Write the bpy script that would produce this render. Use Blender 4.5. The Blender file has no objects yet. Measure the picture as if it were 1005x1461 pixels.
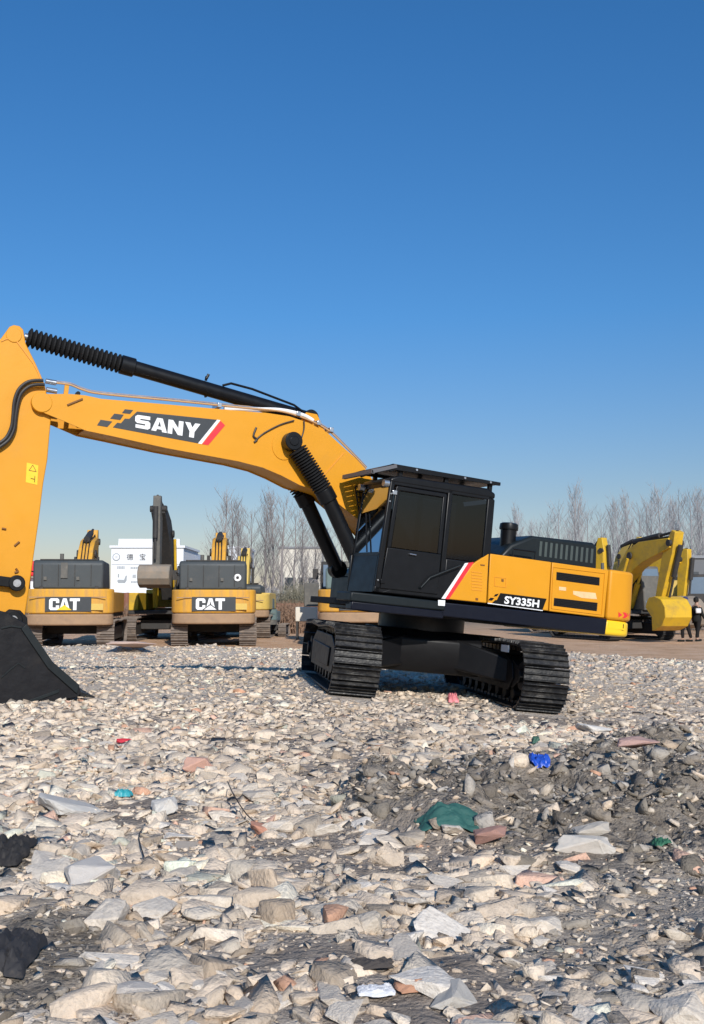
import bpy, bmesh, math, random
import numpy as np
from mathutils import Matrix, Vector, noise as mnoise
random.seed(7); rng = np.random.default_rng(11)
SC = bpy.context.scene
COL = SC.collection
R = math.radians

# ------------------------------------------------------------------ camera
FPX = 1465.67; HOR = 857.61; W0, H0 = 1005.0, 1461.0
PITCH = math.atan((HOR - H0 / 2) / FPX)
CAMP = Vector((0, 0, 1.45))
cam = bpy.data.cameras.new('camera'); camo = bpy.data.objects.new('camera', cam); COL.objects.link(camo)
camo.location = CAMP; camo.rotation_euler = (math.pi / 2 + PITCH, 0, 0)
cam.sensor_fit = 'VERTICAL'; cam.sensor_height = 24; cam.sensor_width = 24
cam.lens = 24 * FPX / H0; cam.clip_end = 9000; cam.clip_start = .05
SC.camera = camo

def ray(px, py):
    u = (px - W0 / 2) / FPX; v = (H0 / 2 - py) / FPX
    return Vector((u, math.cos(PITCH) - v * math.sin(PITCH), math.sin(PITCH) + v * math.cos(PITCH)))

# pose of the big excavator (surveyed from the photo)
MX = Matrix.Translation((0.988, 16.328, 0.011)) @ Matrix.Rotation(.0974, 4, 'Y') @ Matrix.Rotation(-.0165, 4, 'X') @ Matrix.Rotation(math.pi + .4307, 4, 'Z')
MXI = MX.inverted()
def L(px, py, b):
    """length / height on the machine's own upright plane b"""
    c = MXI @ CAMP; d = MXI.to_3x3() @ ray(px, py); t = (b - c.y) / d.y; q = c + d * t
    return (q.x, q.z)

# ------------------------------------------------------------------ noise and terrain
def _h(ix, iy, s):
    n = (ix.astype(np.int64) * 374761393 + iy.astype(np.int64) * 668265263 + s * 1442695041) & 0x7fffffff
    n = (n ^ (n >> 13)) * 1274126177 & 0x7fffffff
    n = (n ^ (n >> 16)) & 0xffffff
    return n / float(0xffffff)
def vnoise(x, y, s=0):
    ix = np.floor(x); iy = np.floor(y); fx = x - ix; fy = y - iy
    fx = fx * fx * (3 - 2 * fx); fy = fy * fy * (3 - 2 * fy)
    a = _h(ix, iy, s); b = _h(ix + 1, iy, s); c = _h(ix, iy + 1, s); d = _h(ix + 1, iy + 1, s)
    return (a + (b - a) * fx) * (1 - fy) + (c + (d - c) * fx) * fy - .5
def fbm(x, y, o, s=0):
    r = 0; a = 1.0
    for i in range(o):
        r = r + a * vnoise(x * 2 ** i + 17.3 * i, y * 2 ** i + 5.1 * i, s + i); a *= .5
    return r
def sst(e0, e1, x):
    t = np.clip((x - e0) / (e1 - e0), 0, 1); return t * t * (3 - 2 * t)
def masks(X, Y):
    edge = 28.6 + 2.0 * fbm(X * .22, Y * .1, 3, 40) - .26 * np.clip(X, -2, 9)
    yard = sst(-.5, .7, Y - edge)
    # the darker earth heap right of centre in the foreground
    u = (X - (1.75 + .14 * (Y - 7.5))) / 1.65; v = (Y - 7.9) / 2.0
    d = np.sqrt(u * u + v * v) + .55 * fbm(X * 1.1, Y * 1.1, 3, 50)
    dark = 1 - sst(.75, 1.1, d)
    for ex, ey, rx_, ry_ in ((-1.42, 4.15, .46, .80), (-2.25, 5.8, .48, .75)):  # two lower-left patches: a cast shadow painted as dark ground colour
        e_ = np.sqrt(((X - ex) / rx_) ** 2 + ((Y - ey) / ry_) ** 2) + .5 * fbm(X * 2.2, Y * 2.2, 3, 51)
        dark = np.maximum(dark, .98 * (1 - sst(.7, 1.05, e_)))
    # patches of trodden earth
    p = fbm(X * .75 + 3, Y * .55, 4, 60)
    patch = sst(.09, .30, p) * (Y < 14); q_ = np.sqrt(((X - .15) / 1.3) ** 2 + ((Y - 6.0) / .9) ** 2) + .8 * fbm(X * 1.2, Y * 1.6, 4, 61); patch = np.maximum(patch, .9 * (1 - sst(.5, 1.0, q_)))
    e_ = np.sqrt(((X - (.30 * Y)) / .75) ** 2 + ((Y - 4.9) / 1.6) ** 2) + .6 * fbm(X * 1.4, Y * 1.4, 4, 53)
    dark = np.maximum(dark, .55 * (1 - sst(.55, 1.15, e_)))
    return yard, dark, patch
def height(X, Y):
    X = np.asarray(X, float); Y = np.asarray(Y, float)
    yard, dark, patch = masks(X, Y)
    rb = 1 - yard
    z = rb * (.06 * fbm(X * .5, Y * .5, 3, 1) + .05 * fbm(X * 2.2, Y * 2.2, 3, 2) + .018 * fbm(X * 9, Y * 9, 2, 3))
    z = z + yard * (.03 * fbm(X * .4, Y * .25, 3, 4)) - .03 * yard - .12 * yard * sst(30, 34, Y)
    wl = np.exp(-((Y - 16.3) / 4.2) ** 4)
    z = z + wl * (-.0974 * np.tanh((X - .99) / 2.0) * 2.0)
    z = z + dark * sst(5.4, 6.6, Y) * sst(-1.5, -.5, X) * (.17 + .26 * fbm(X * 1.7, Y * 1.7, 5, 5) + .10 * np.abs(fbm(X * 6, Y * 6, 4, 12)))
    ridge = np.exp(-((Y - 28.2) / 1.3) ** 2) * (.12 + .10 * sst(-1, -6, X)) * (1 + fbm(X * .8, Y * .8, 2, 6))
    z = z + ridge * rb
    z = z + .10 * np.exp(-(((X - 5.5) / 2.2) ** 2 + ((Y - 20.5) / 3.5) ** 2)) * (1 + fbm(X, Y, 3, 8))
    # the machine settles into its own flattened bed
    c, s = math.cos(.1323), math.sin(.1323)
    du = (X - .988) * s - (Y - 16.33) * c; dv = (X - .988) * c + (Y - 16.33) * s
    on = (1 - sst(2.3, 3.2, np.abs(du))) * (1 - sst(.35, .6, np.abs(np.abs(dv) - 1.3)))
    plane = .011 - .0974 * (X - .988) - .0165 * (Y - 16.33) * 0
    z = z * (1 - on) + on * (plane + .05)
    bk = np.exp(-(((X + 4.3) / .9) ** 2 + ((Y - 13.8) / .8) ** 2) * 1.3)
    z = z * (1 - bk) + bk * .19
    return z
def hz(x, y): return float(height(np.array([x]), np.array([y]))[0])
def gpos(px, py):
    d = ray(px, py); t = np.concatenate([np.arange(2, 12, .02), np.arange(12, 60, .08)])
    below = (CAMP.z + d.z * t) < height(d.x * t, d.y * t)
    return CAMP + d * float(t[np.argmax(below)] if below.any() else 45)

# ------------------------------------------------------------------ materials
def new_mat(name):
    m = bpy.data.materials.new(name); m.use_nodes = True
    nt = m.node_tree; return m, nt, nt.nodes['Principled BSDF']
def N(nt, t, **k):
    n = nt.nodes.new(t)
    for a, b in k.items(): setattr(n, a, b)
    return n
def pm(name, col, rough=.5, metal=0, var=.15, scale=3, dirt=0, dirtcol=(.30, .24, .18), bump=0, bscale=60, coat=0, streak=False, rvar=.12):
    m, nt, P = new_mat(name); lk = nt.links.new
    tc = N(nt, 'ShaderNodeTexCoord'); no = N(nt, 'ShaderNodeTexNoise'); no.inputs['Scale'].default_value = scale; no.inputs['Detail'].default_value = 6
    lk(tc.outputs['Object'], no.inputs['Vector'])
    mx = N(nt, 'ShaderNodeMix', data_type='RGBA', blend_type='MIX')
    mx.inputs[6].default_value = tuple(c * (1 - var) for c in col) + (1,); mx.inputs[7].default_value = tuple(min(1, c * (1 + var)) for c in col) + (1,)
    lk(no.outputs['Fac'], mx.inputs[0]); out = mx.outputs[2]
    if dirt:
        n2 = N(nt, 'ShaderNodeTexNoise'); n2.inputs['Scale'].default_value = scale * 1.7; n2.inputs['Detail'].default_value = 9; n2.inputs['Roughness'].default_value = .7
        if streak:
            mp = N(nt, 'ShaderNodeMapping'); mp.inputs['Scale'].default_value = (3, 3, .35); lk(tc.outputs['Object'], mp.inputs['Vector']); lk(mp.outputs[0], n2.inputs['Vector'])
        else: lk(tc.outputs['Object'], n2.inputs['Vector'])
        rp = N(nt, 'ShaderNodeValToRGB'); rp.color_ramp.elements[0].position = .62 - .3 * dirt; rp.color_ramp.elements[1].position = .80 - .22 * dirt
        rp.color_ramp.elements[1].color = (dirt,) * 3 + (1,)
        lk(n2.outputs['Fac'], rp.inputs[0])
        m2 = N(nt, 'ShaderNodeMix', data_type='RGBA'); lk(rp.outputs[0], m2.inputs[0]); lk(out, m2.inputs[6]); m2.inputs[7].default_value = dirtcol + (1,); out = m2.outputs[2]
    lk(out, P.inputs['Base Color'])
    mr = N(nt, 'ShaderNodeMapRange'); mr.inputs[3].default_value = max(.02, rough - rvar); mr.inputs[4].default_value = min(1, rough + rvar)
    n3 = N(nt, 'ShaderNodeTexNoise'); n3.inputs['Scale'].default_value = scale * 4; lk(tc.outputs['Object'], n3.inputs['Vector']); lk(n3.outputs['Fac'], mr.inputs[0]); lk(mr.outputs[0], P.inputs['Roughness'])
    P.inputs['Metallic'].default_value = metal
    if name == 'orange paint': P.inputs['Specular IOR Level'].default_value = .35
    if max(col) < .02: P.inputs['Specular IOR Level'].default_value = .28
    P.inputs['Coat Weight'].default_value = coat; P.inputs['Coat Roughness'].default_value = .12
    if bump:
        nb = N(nt, 'ShaderNodeTexNoise'); nb.inputs['Scale'].default_value = bscale; nb.inputs['Detail'].default_value = 5; lk(tc.outputs['Object'], nb.inputs['Vector'])
        b = N(nt, 'ShaderNodeBump'); b.inputs['Strength'].default_value = bump; b.inputs['Distance'].default_value = .02; lk(nb.outputs['Fac'], b.inputs['Height']); lk(b.outputs[0], P.inputs['Normal'])
    return m

M = {}
M['orange'] = pm('orange paint', (.66, .285, .012), .45, var=.11, scale=.9, dirt=.22, dirtcol=(.46, .25, .07), bump=.08, bscale=6, rvar=.18)
M['orange_dk'] = pm('orange panel gap', (.18, .07, .01), .6)
M['yellow_strip'] = pm('bright yellow paint', (.88, .55, .02), .4, var=.05)
M['black'] = pm('black machine paint', (.0065, .0068, .008), .36, var=.2, scale=2, dirt=.08, dirtcol=(.05, .045, .04))
M['bucket'] = pm('worn black bucket paint', (.008, .008, .010), .42, var=.3, scale=2.2, dirt=.22, dirtcol=(.07, .06, .05), bump=.15, bscale=14)
M['black_matt'] = pm('black rubber', (.010, .010, .011), .75, var=.2)
M['skirt'] = pm('dark blue black paint', (.006, .0075, .015), .35, var=.15)
M['shoe'] = pm('painted track steel', (.016, .016, .017), .38, metal=.1, var=.3, scale=5, dirt=.5, dirtcol=(.13, .12, .105), bump=.2, bscale=30)
M['track_dk'] = pm('track frame paint', (.0055, .0055, .0065), .5, var=.2, dirt=.12, dirtcol=(.04, .035, .03))
M['hose'] = pm('hose rubber', (.022, .018, .016), .5)
M['steel'] = pm('bare steel fitting', (.55, .56, .58), .3, metal=.9, var=.1)
M['white'] = pm('white decal', (.80, .80, .80), .45, var=.03)
M['red'] = pm('red decal', (.75, .03, .04), .4, var=.05)
M['banner'] = pm('charcoal decal', (.035, .040, .045), .45, var=.08)
M['vent'] = pm('vent mesh', (.012, .012, .012), .8)
M['greendk'] = pm('dark green black plastic', (.010, .014, .016), .45, var=.2, scale=3)
M['seat'] = pm('seat fabric', (.10, .10, .115), .9)
def glass(name, tint, gloss=.10):
    m = bpy.data.materials.new(name); m.use_nodes = True; nt = m.node_tree; nt.nodes.clear(); lk = nt.links.new
    o = N(nt, 'ShaderNodeOutputMaterial'); mx = N(nt, 'ShaderNodeMixShader'); tr = N(nt, 'ShaderNodeBsdfTransparent'); gl = N(nt, 'ShaderNodeBsdfGlossy')
    tr.inputs[0].default_value = tint + (1,); gl.inputs['Roughness'].default_value = .04; gl.inputs[0].default_value = (.45, .5, .55, 1)
    fr = N(nt, 'ShaderNodeFresnel'); fr.inputs[0].default_value = 1.4; ad = N(nt, 'ShaderNodeMath', operation='ADD'); ad.inputs[1].default_value = gloss; lk(fr.outputs[0], ad.inputs[0])
    lk(ad.outputs[0], mx.inputs[0]); lk(tr.outputs[0], mx.inputs[1]); lk(gl.outputs[0], mx.inputs[2]); lk(mx.outputs[0], o.inputs[0]); return m
M['glass'] = glass('tinted cab glass', (.30, .30, .30), .0)
M['glass_dk'] = glass('dark tinted glass', (.20, .20, .22), .05)
# weathered background machines
M['cat_y'] = pm('weathered yellow paint', (.64, .32, .03), .65, var=.2, scale=1.5, dirt=.6, dirtcol=(.33, .20, .10), streak=True, bump=.1)
M['cat_low'] = pm('mud stained yellow', (.34, .22, .13), .8, var=.25, scale=2, dirt=.6, dirtcol=(.24, .16, .11))
M['bright_y'] = pm('bright yellow machine paint', (.62, .38, .02), .5, var=.12, scale=1.5, dirt=.5, dirtcol=(.28, .18, .06))
M['pale_y'] = pm('pale yellow machine paint', (.60, .41, .09), .6, var=.15, dirt=.4)
M['hood_gr'] = pm('grey engine hood', (.050, .058, .062), .6, var=.2, scale=1.5, dirt=.3, dirtcol=(.13, .12, .11))
M['dusty_blk'] = pm('dusty black steel', (.03, .028, .027), .7, var=.3, dirt=.35, dirtcol=(.13, .10, .08))
M['dusty_track'] = pm('dusty track', (.16, .13, .11), .85, var=.3, scale=4, dirt=.5, dirtcol=(.34, .27, .21))
M['dusty_grey'] = pm('dusty grey steel', (.10, .095, .085), .7, var=.3, scale=2, dirt=.5, dirtcol=(.20, .18, .15))
M['bucket_gr'] = pm('worn grey bucket', (.24, .205, .165), .8, var=.35, scale=2, dirt=.6, dirtcol=(.34, .24, .16))
M['teal_hood'] = pm('faded green hood', (.12, .17, .165), .7, var=.15, dirt=.3)
M['bluegrey'] = pm('blue grey glass panel', (.12, .17, .23), .35, var=.15)
M['wall_w'] = pm('white plaster wall', (.74, .76, .79), .8, var=.05, scale=.3, dirt=.15, dirtcol=(.6, .6, .6))
M['wall_c'] = pm('cream plaster wall', (.66, .61, .52), .8, var=.06, scale=.3, dirt=.2, dirtcol=(.5, .45, .38))
M['wall_g'] = pm('grey plaster wall', (.135, .14, .15), .8, var=.08, scale=.3, dirt=.2, dirtcol=(.14, .14, .14))
M['roof_g'] = pm('grey roof sheet', (.20, .21, .23), .6, var=.1)
M['win'] = pm('dark window', (.05, .06, .07), .2)
M['sign_ink'] = pm('dark sign lettering', (.06, .06, .065), .6)
M['sign_grey'] = pm('grey sign lettering', (.32, .34, .36), .6)
M['rust'] = pm('rusty fence sheet', (.22, .095, .06), .85, var=.3, scale=1.2, dirt=.5, dirtcol=(.30, .18, .13))
M['bark'] = pm('bare grey bark', (.25, .225, .22), .95, var=.2, scale=1)  # bark colour lifted a little to imitate distance haze
M['bark_far'] = pm('haze tinted bark', (.31, .30, .31), .95, var=.15, scale=1)  # paler bluish bark colour, distance haze painted in
M['brush'] = pm('dry brown brush', (.24, .15, .10), .95, var=.35, scale=1)
M['brush_g'] = pm('dry olive brush', (.17, .155, .11), .95, var=.3, scale=1)
M['skin'] = pm('skin', (.42, .26, .19), .6)
M['coat_br'] = pm('dark brown coat', (.040, .022, .016), .9)
M['coat_bk'] = pm('black jacket', (.014, .016, .016), .9)
M['trouser'] = pm('black trousers', (.012, .011, .012), .9)
M['cap_bl'] = pm('navy cap', (.035, .04, .12), .9)
M['hair'] = pm('black hair', (.012, .011, .010), .7)
M['paper'] = pm('white bag', (.65, .65, .66), .7)

# ------------------------------------------------------------------ mesh helpers
class MB:
    def __init__(s): s.v = []; s.f = []
    def add(s, vs, fs):
        o = len(s.v); s.v += [tuple(v) for v in vs]; s.f += [tuple(i + o for i in f) for f in fs]; return s
    def box(s, x0, x1, y0, y1, z0, z1):
        return s.add([(x0, y0, z0), (x1, y0, z0), (x1, y1, z0), (x0, y1, z0), (x0, y0, z1), (x1, y0, z1), (x1, y1, z1), (x0, y1, z1)],
                     [(0, 3, 2, 1), (4, 5, 6, 7), (0, 1, 5, 4), (1, 2, 6, 5), (2, 3, 7, 6), (3, 0, 4, 7)])
    def prism(s, poly, b0, b1, mapf=None):
        """polygon in (a, c) swept along b; mapf turns (a, c, b) into a point"""
        mapf = mapf or (lambda a, c, b: (a, b, c)); n = len(poly)
        if sum(poly[i][0] * poly[(i + 1) % n][1] - poly[(i + 1) % n][0] * poly[i][1] for i in range(n)) < 0: poly = poly[::-1]
        if b0 > b1: b0, b1 = b1, b0
        vs = [mapf(p[0], p[1], b0) for p in poly] + [mapf(p[0], p[1], b1) for p in poly]
        return s.add(vs, [tuple(range(n)), tuple(range(2 * n - 1, n - 1, -1))] + [((i + 1) % n, i, n + i, n + (i + 1) % n) for i in range(n)])
    def tube(s, pts, r, n=10, cap=True):
        pts = [Vector(p) for p in pts]; rs = r if isinstance(r, (list, tuple)) else [r] * len(pts); o = len(s.v)
        up = None
        for i, p in enumerate(pts):
            t = (pts[min(i + 1, len(pts) - 1)] - pts[max(i - 1, 0)]).normalized()
            if up is None:
                up = Vector((0, 0, 1)) if abs(t.z) < .9 else Vector((1, 0, 0))
            x = (up - t * up.dot(t)).normalized(); up = x; y = t.cross(x)
            for k in range(n):
                a = 2 * math.pi * k / n; q = p + (x * math.cos(a) + y * math.sin(a)) * rs[i]; s.v.append(tuple(q))
        for i in range(len(pts) - 1):
            for k in range(n):
                a = o + i * n + k; b = o + i * n + (k + 1) % n; s.f.append((a, b, b + n, a + n))
        if cap:
            s.f.append(tuple(o + k for k in range(n))[::-1]); e = o + (len(pts) - 1) * n; s.f.append(tuple(e + k for k in range(n)))
        return s
    def bar(s, p, q, w, h=None):
        """square bar from p to q"""
        h = h or w; p = Vector(p); q = Vector(q); t = (q - p).normalized(); u = Vector((0, 0, 1)) if abs(t.z) < .9 else Vector((1, 0, 0))
        x = t.cross(u).normalized() * w / 2; y = t.cross(x).normalized() * h / 2
        vs = [e + x * i + y * j for e in (p, q) for i, j in ((-1, -1), (1, -1), (1, 1), (-1, 1))]
        return s.add(vs, [(0, 1, 2, 3), (7, 6, 5, 4), (1, 0, 4, 5), (2, 1, 5, 6), (3, 2, 6, 7), (0, 3, 7, 4)])
    def build(s, name, mat, parent=None, bevel=0, smooth=False, seg=2, matrix=None):
        me = bpy.data.meshes.new(name); me.from_pydata(s.v, [], s.f); me.validate()
        bm = bmesh.new(); bm.from_mesh(me); bmesh.ops.recalc_face_normals(bm, faces=bm.faces); bm.to_mesh(me); bm.free()
        me.materials.append(mat); o = bpy.data.objects.new(name, me); COL.objects.link(o)
        if parent is not None: o.parent = parent
        if matrix is not None: o.matrix_local = matrix
        if bevel:
            md = o.modifiers.new('bevel', 'BEVEL'); md.width = bevel; md.segments = seg; md.limit_method = 'ANGLE'; md.angle_limit = R(38)
        if smooth or bevel:
            me.polygons.foreach_set('use_smooth', [True] * len(me.polygons))
            me.set_sharp_from_angle(angle=R(38))
        return o
def empty(name, mat=None, loc=None, label=None, cat=None, group=None):
    o = bpy.data.objects.new(name, None); COL.objects.link(o); o.empty_display_size = .3
    if mat is not None: o.matrix_world = mat
    if loc is not None: o.location = loc
    if label: tag(o, label, cat, group)
    return o
def tag(o, label=None, cat=None, group=None, kind=None):
    if label: o['label'] = label
    if cat: o['category'] = cat
    if group: o['group'] = group
    if kind: o['kind'] = kind
    return o
def text_geo(body, offset=.02):
    cu = bpy.data.curves.new('t', 'FONT'); cu.body = body; cu.offset = offset; cu.resolution_u = 4
    ob = bpy.data.objects.new('t', cu); COL.objects.link(ob)
    me = ob.to_mesh(); vs = [(v.co.x, v.co.y) for v in me.vertices]; fs = [tuple(p.vertices) for p in me.polygons]
    ob.to_mesh_clear(); bpy.data.objects.remove(ob); bpy.data.curves.remove(cu)
    x0 = min(v[0] for v in vs); x1 = max(v[0] for v in vs); y0 = min(v[1] for v in vs); y1 = max(v[1] for v in vs)
    return [((x - x0) / (x1 - x0), (y - y0) / (y1 - y0)) for x, y in vs], fs
def arc(cx, cy, r, a0, a1, n): return [(cx + r * math.cos(R(a0 + (a1 - a0) * i / n)), cy + r * math.sin(R(a0 + (a1 - a0) * i / n))) for i in range(n + 1)]
GL = {
 'S': [[(.04, 0), (.85, 0), (1, .13), (1, .50), (.87, .63), (.33, .63), (.33, .74), (.97, .74), (.97, 1), (.15, 1), (0, .87), (0, .5), (.13, .38), (.67, .38), (.67, .26), (.04, .26)]],
 'A': [[(0, 0), (.34, 1), (.52, 1), (.52, .78), (.32, 0)], [(.52, .78), (.52, 1), (.70, 1), (1.04, 0), (.72, 0)], [(.36, .17), (.40, .38), (.64, .38), (.68, .17)]],
 'N': [[(0, 0), (0, 1), (.30, 1), (.68, .46), (.68, 1), (.98, 1), (.98, 0), (.68, 0), (.30, .54), (.30, 0)]],
 'Y': [[(.34, 0), (.34, .40), (0, 1), (.34, 1), (.5, .68), (.66, 1), (1, 1), (.66, .40), (.66, 0)]],
 'C': [[(.15, 0), (.85, 0), (1, .14), (1, .40), (.68, .40), (.68, .22), (.34, .22), (.34, .78), (.68, .78), (.68, .60), (1, .60), (1, .86), (.85, 1), (.15, 1), (0, .86), (0, .14)]],
 'T': [[(.34, 0), (.34, .76), (0, .76), (0, 1), (1, 1), (1, .76), (.68, .76), (.68, 0)]],
}
def letters(word, gap=.12):
    out = []; x = 0; w = 1
    for ch in word:
        for pl in GL[ch]: out.append([(x + p[0] * w, p[1]) for p in pl])
        x += 1 + gap
    tot = x - gap
    return [[(p[0] / tot, p[1]) for p in pl] for pl in out]
def bil(q, x, y):
    """q = TL, TR, BR, BL; x to the right, y up"""
    (ax, ay), (bx, by), (cx, cy), (dx, dy) = q
    tx = ax + (bx - ax) * x; ty = ay + (by - ay) * x; ux = dx + (cx - dx) * x; uy = dy + (cy - dy) * x
    return (ux + (tx - ux) * y, uy + (ty - uy) * y)

# ================================================================== MAIN EXCAVATOR
EX = empty('crawler_excavator', MX)
tag(EX, 'large orange crawler excavator with black cab, lettered boom and black bucket resting on rubble', 'excavator')

def side(poly, b0, b1, name, mat, parent=EX, bevel=0, **k):
    return MB().prism([L(x, y, b1) for x, y in poly], b0, b1).build(name, mat, parent, bevel, **k)
def loc(poly, b0, b1, name, mat, parent=EX, bevel=0, **k):
    return MB().prism(poly, b0, b1).build(name, mat, parent, bevel, **k)

# ---- undercarriage in its own direction
UC = Matrix.Rotation(math.pi / 2 + .1323 - .4307, 4, 'Z')
def track_path(n):
    """closed loop (u, w) of the shoe plate centre line"""
    pts = []
    pts += arc(1.98, .50, .44, -90, 70, 14)
    pts += [(1.2, .935), (.0, .90), (-1.2, .94)]
    pts += arc(-1.98, .50, .44, 108, 270, 14)
    P = pts + [pts[0]]; d = [0]
    for i in range(len(P) - 1): d.append(d[-1] + math.dist(P[i], P[i + 1]))
    out = []
    for k in range(n):
        t = d[-1] * (k + .5) / n; i = max(j for j in range(len(d)) if d[j] <= t); f = (t - d[i]) / (d[i + 1] - d[i])
        p = (P[i][0] + (P[i + 1][0] - P[i][0]) * f, P[i][1] + (P[i + 1][1] - P[i][1]) * f)
        th = math.atan2(P[i + 1][1] - P[i][1], P[i + 1][0] - P[i][0]); out.append((p[0], p[1], th))
    return out, d[-1]
def track_mesh(vc, hw=.32, n=50, shoes=True):
    m = MB(); ps, per = track_path(n); pitch = per / n
    for (u, w, th) in ps:
        t = (math.cos(th), math.sin(th)); o = (t[1], -t[0])   # travel and outward directions
        def mp(a, c, b): return (u + t[0] * a + o[0] * c, b, w + t[1] * a + o[1] * c)
        e = pitch * .47
        prof = [(-e, -.012), (e, -.012), (e, .012), (e * .93, .060), (e * .80, .060), (e * .72, .016), (e * .12, .016), (e * .07, .050), (-e * .07, .050), (-e * .12, .016),
                (-e * .72, .016), (-e * .80, .042), (-e * .93, .042), (-e, .012)]
        m.prism(prof, vc - hw, vc + hw, mp)
        m.prism([(-e * .8, -.10), (e * .8, -.10), (e * .8, -.012), (-e * .8, -.012)], vc - .10, vc - .05, mp)
        m.prism([(-e * .8, -.10), (e * .8, -.10), (e * .8, -.012), (-e * .8, -.012)], vc + .05, vc + .10, mp)
    return m
for vc in (-1.3, 1.3):     # local y of the undercarriage points to photo right
    tr = empty('crawler_track'); tr.parent = EX; tr.matrix_local = UC
    track_mesh(vc).build('track_chain', M['shoe'], tr, .004, seg=1)
    fr = MB().prism([(-1.75, .30), (1.55, .30), (1.75, .40), (1.75, .62), (1.3, .74), (-1.2, .76), (-1.75, .66)], vc - .20, vc + .20)
    for sgn in (-1, 1):
        fr.prism([(-1.62, .26), (1.40, .26), (1.60, .44), (1.52, .66), (1.1, .80), (-1.1, .82), (-1.62, .66)], vc + sgn * .20, vc + sgn * .225)
        fr.prism([(-1.35, .34), (1.05, .34), (1.15, .62), (-1.30, .66)], vc + sgn * .225, vc + sgn * .25)
    fr.build('track_frame', M['track_dk'], tr, .02)
    for uc, nm in ((1.98, 'idler_wheel'), (-1.98, 'sprocket')):
        w = MB()
        ring = arc(uc, .5, .34, 0, 352, 45) if nm == 'idler_wheel' else [(uc + (.37 if k % 2 else .31) * math.cos(math.pi * k / 21), .5 + (.37 if k % 2 else .31) * math.sin(math.pi * k / 21)) for k in range(42)]
        w.prism(ring, vc - .045, vc + .045); w.prism(arc(uc, .5, .20, 0, 345, 23), vc - .22, vc + .22); w.prism(arc(uc, .5, .10, 0, 330, 11), vc - .27, vc + .27)
        w.build(nm, M['track_dk'], tr, .01)
    for k in range(8):
        MB().tube([(-1.45 + k * .41, vc - .16, .22), (-1.45 + k * .41, vc + .16, .22)], .10, 14).build('track_roller', M['track_dk'], tr, .01)
    for uu in (-.75, .75):
        MB().tube([(uu, vc - .1, .80), (uu, vc + .1, .80)], .075, 12).build('carrier_roller', M['track_dk'], tr)
    if vc > 0:
        MB().box(1.25, 1.62, vc - .33, vc - .315, .80, .90).build('grease_decal', M['white'], tr)
cb = MB()
for s in (-1, 1):
    for q in (-1, 1):
        vs = []
        for (u0, u1, w0, w1, v) in ((.05, .80, .46, .92, .35), (.45, 1.30, .34, .70, 1.12)):
            vs += [(s * u0, q * v, w0), (s * u1, q * v, w0), (s * u1, q * v, w1), (s * u0, q * v, w1)]
        cb.add(vs, [(0, 1, 2, 3), (7, 6, 5, 4), (0, 4, 5, 1), (1, 5, 6, 2), (2, 6, 7, 3), (3, 7, 4, 0)])
cb.prism([(-.75, .36), (.75, .36), (.86, .52), (.86, .86), (.65, 1.0), (-.65, 1.0), (-.86, .86), (-.86, .52)], -.80, .80)
cb.build('carbody', M['track_dk'], EX, .03, matrix=UC)
MB().tube([(0, 0, .98), (0, 0, 1.22)], .68, 40).build('swing_bearing', M['black'], EX, .01)

# ---- upper frame
MB().box(-2.42, .45, -1.45, 1.44, 1.20, 1.30).box(.45, .80, -1.45, .0, 1.22, 1.34).box(.45, 1.93, .0, 1.44, 1.25, 1.34).build('upper_frame', M['black_matt'], EX, .01)
side([(629, 859), (630, 879), (864, 905.5), (867, 883)], 1.44, 1.50, 'side_skirt', M['skirt'], bevel=.015)
loc([(-2.42, 1.22), (.46, 1.22), (.46, 1.45), (-2.42, 1.45)], -1.50, -1.44, 'side_skirt', M['skirt'], bevel=.015)
MB().box(.46, 1.96, 1.02, 1.52, 1.30, 1.43).build('step_platform', M['greendk'], EX, .02)
MB().box(.465, 1.93, 1.30, 1.50, 1.185, 1.30).build('platform_skirt', M['skirt'], EX, .015)
side([(625.5, 856), (635.5, 856.5), (635, 864.5), (625.5, 864)], 1.521, 1.526, 'white_label', M['white'])

hb = 1.47     # orange side housing
MB().prism([L(x, y, 1.45) for x, y in [(640, 852), (668, 803), (695, 792), (862, 815), (858, 881), (640, 853)]], .25, 1.44).build('engine_housing', M['orange_dk'], EX)
loc([(-2.42, 1.46), (-.25, 1.46), (-.25, 2.18), (-2.42, 2.18)], -1.49, .24, 'right_housing', M['orange'], bevel=.04)
loc([(-1.2, 2.19), (-.2, 2.19), (-.25, 2.3), (-1.15, 2.3)], -1.40, -.55, 'fuel_tank_box', M['orange'], bevel=.04)
p1 = side([(637, 854.5), (676, 804), (698, 790), (694.5, 860.5)], 1.40, 1.50, 'front_side_panel', M['orange'], bevel=.012)
p2 = side([(700, 790), (787, 802), (782.5, 871.5), (696.5, 861)], 1.40, 1.50, 'middle_side_panel', M['orange'], bevel=.012)
p3 = side([(788.5, 802.3), (869, 813.5), (862.5, 881.5), (784, 872)], 1.40, 1.50, 'rear_side_panel', M['orange'], bevel=.012)
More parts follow.
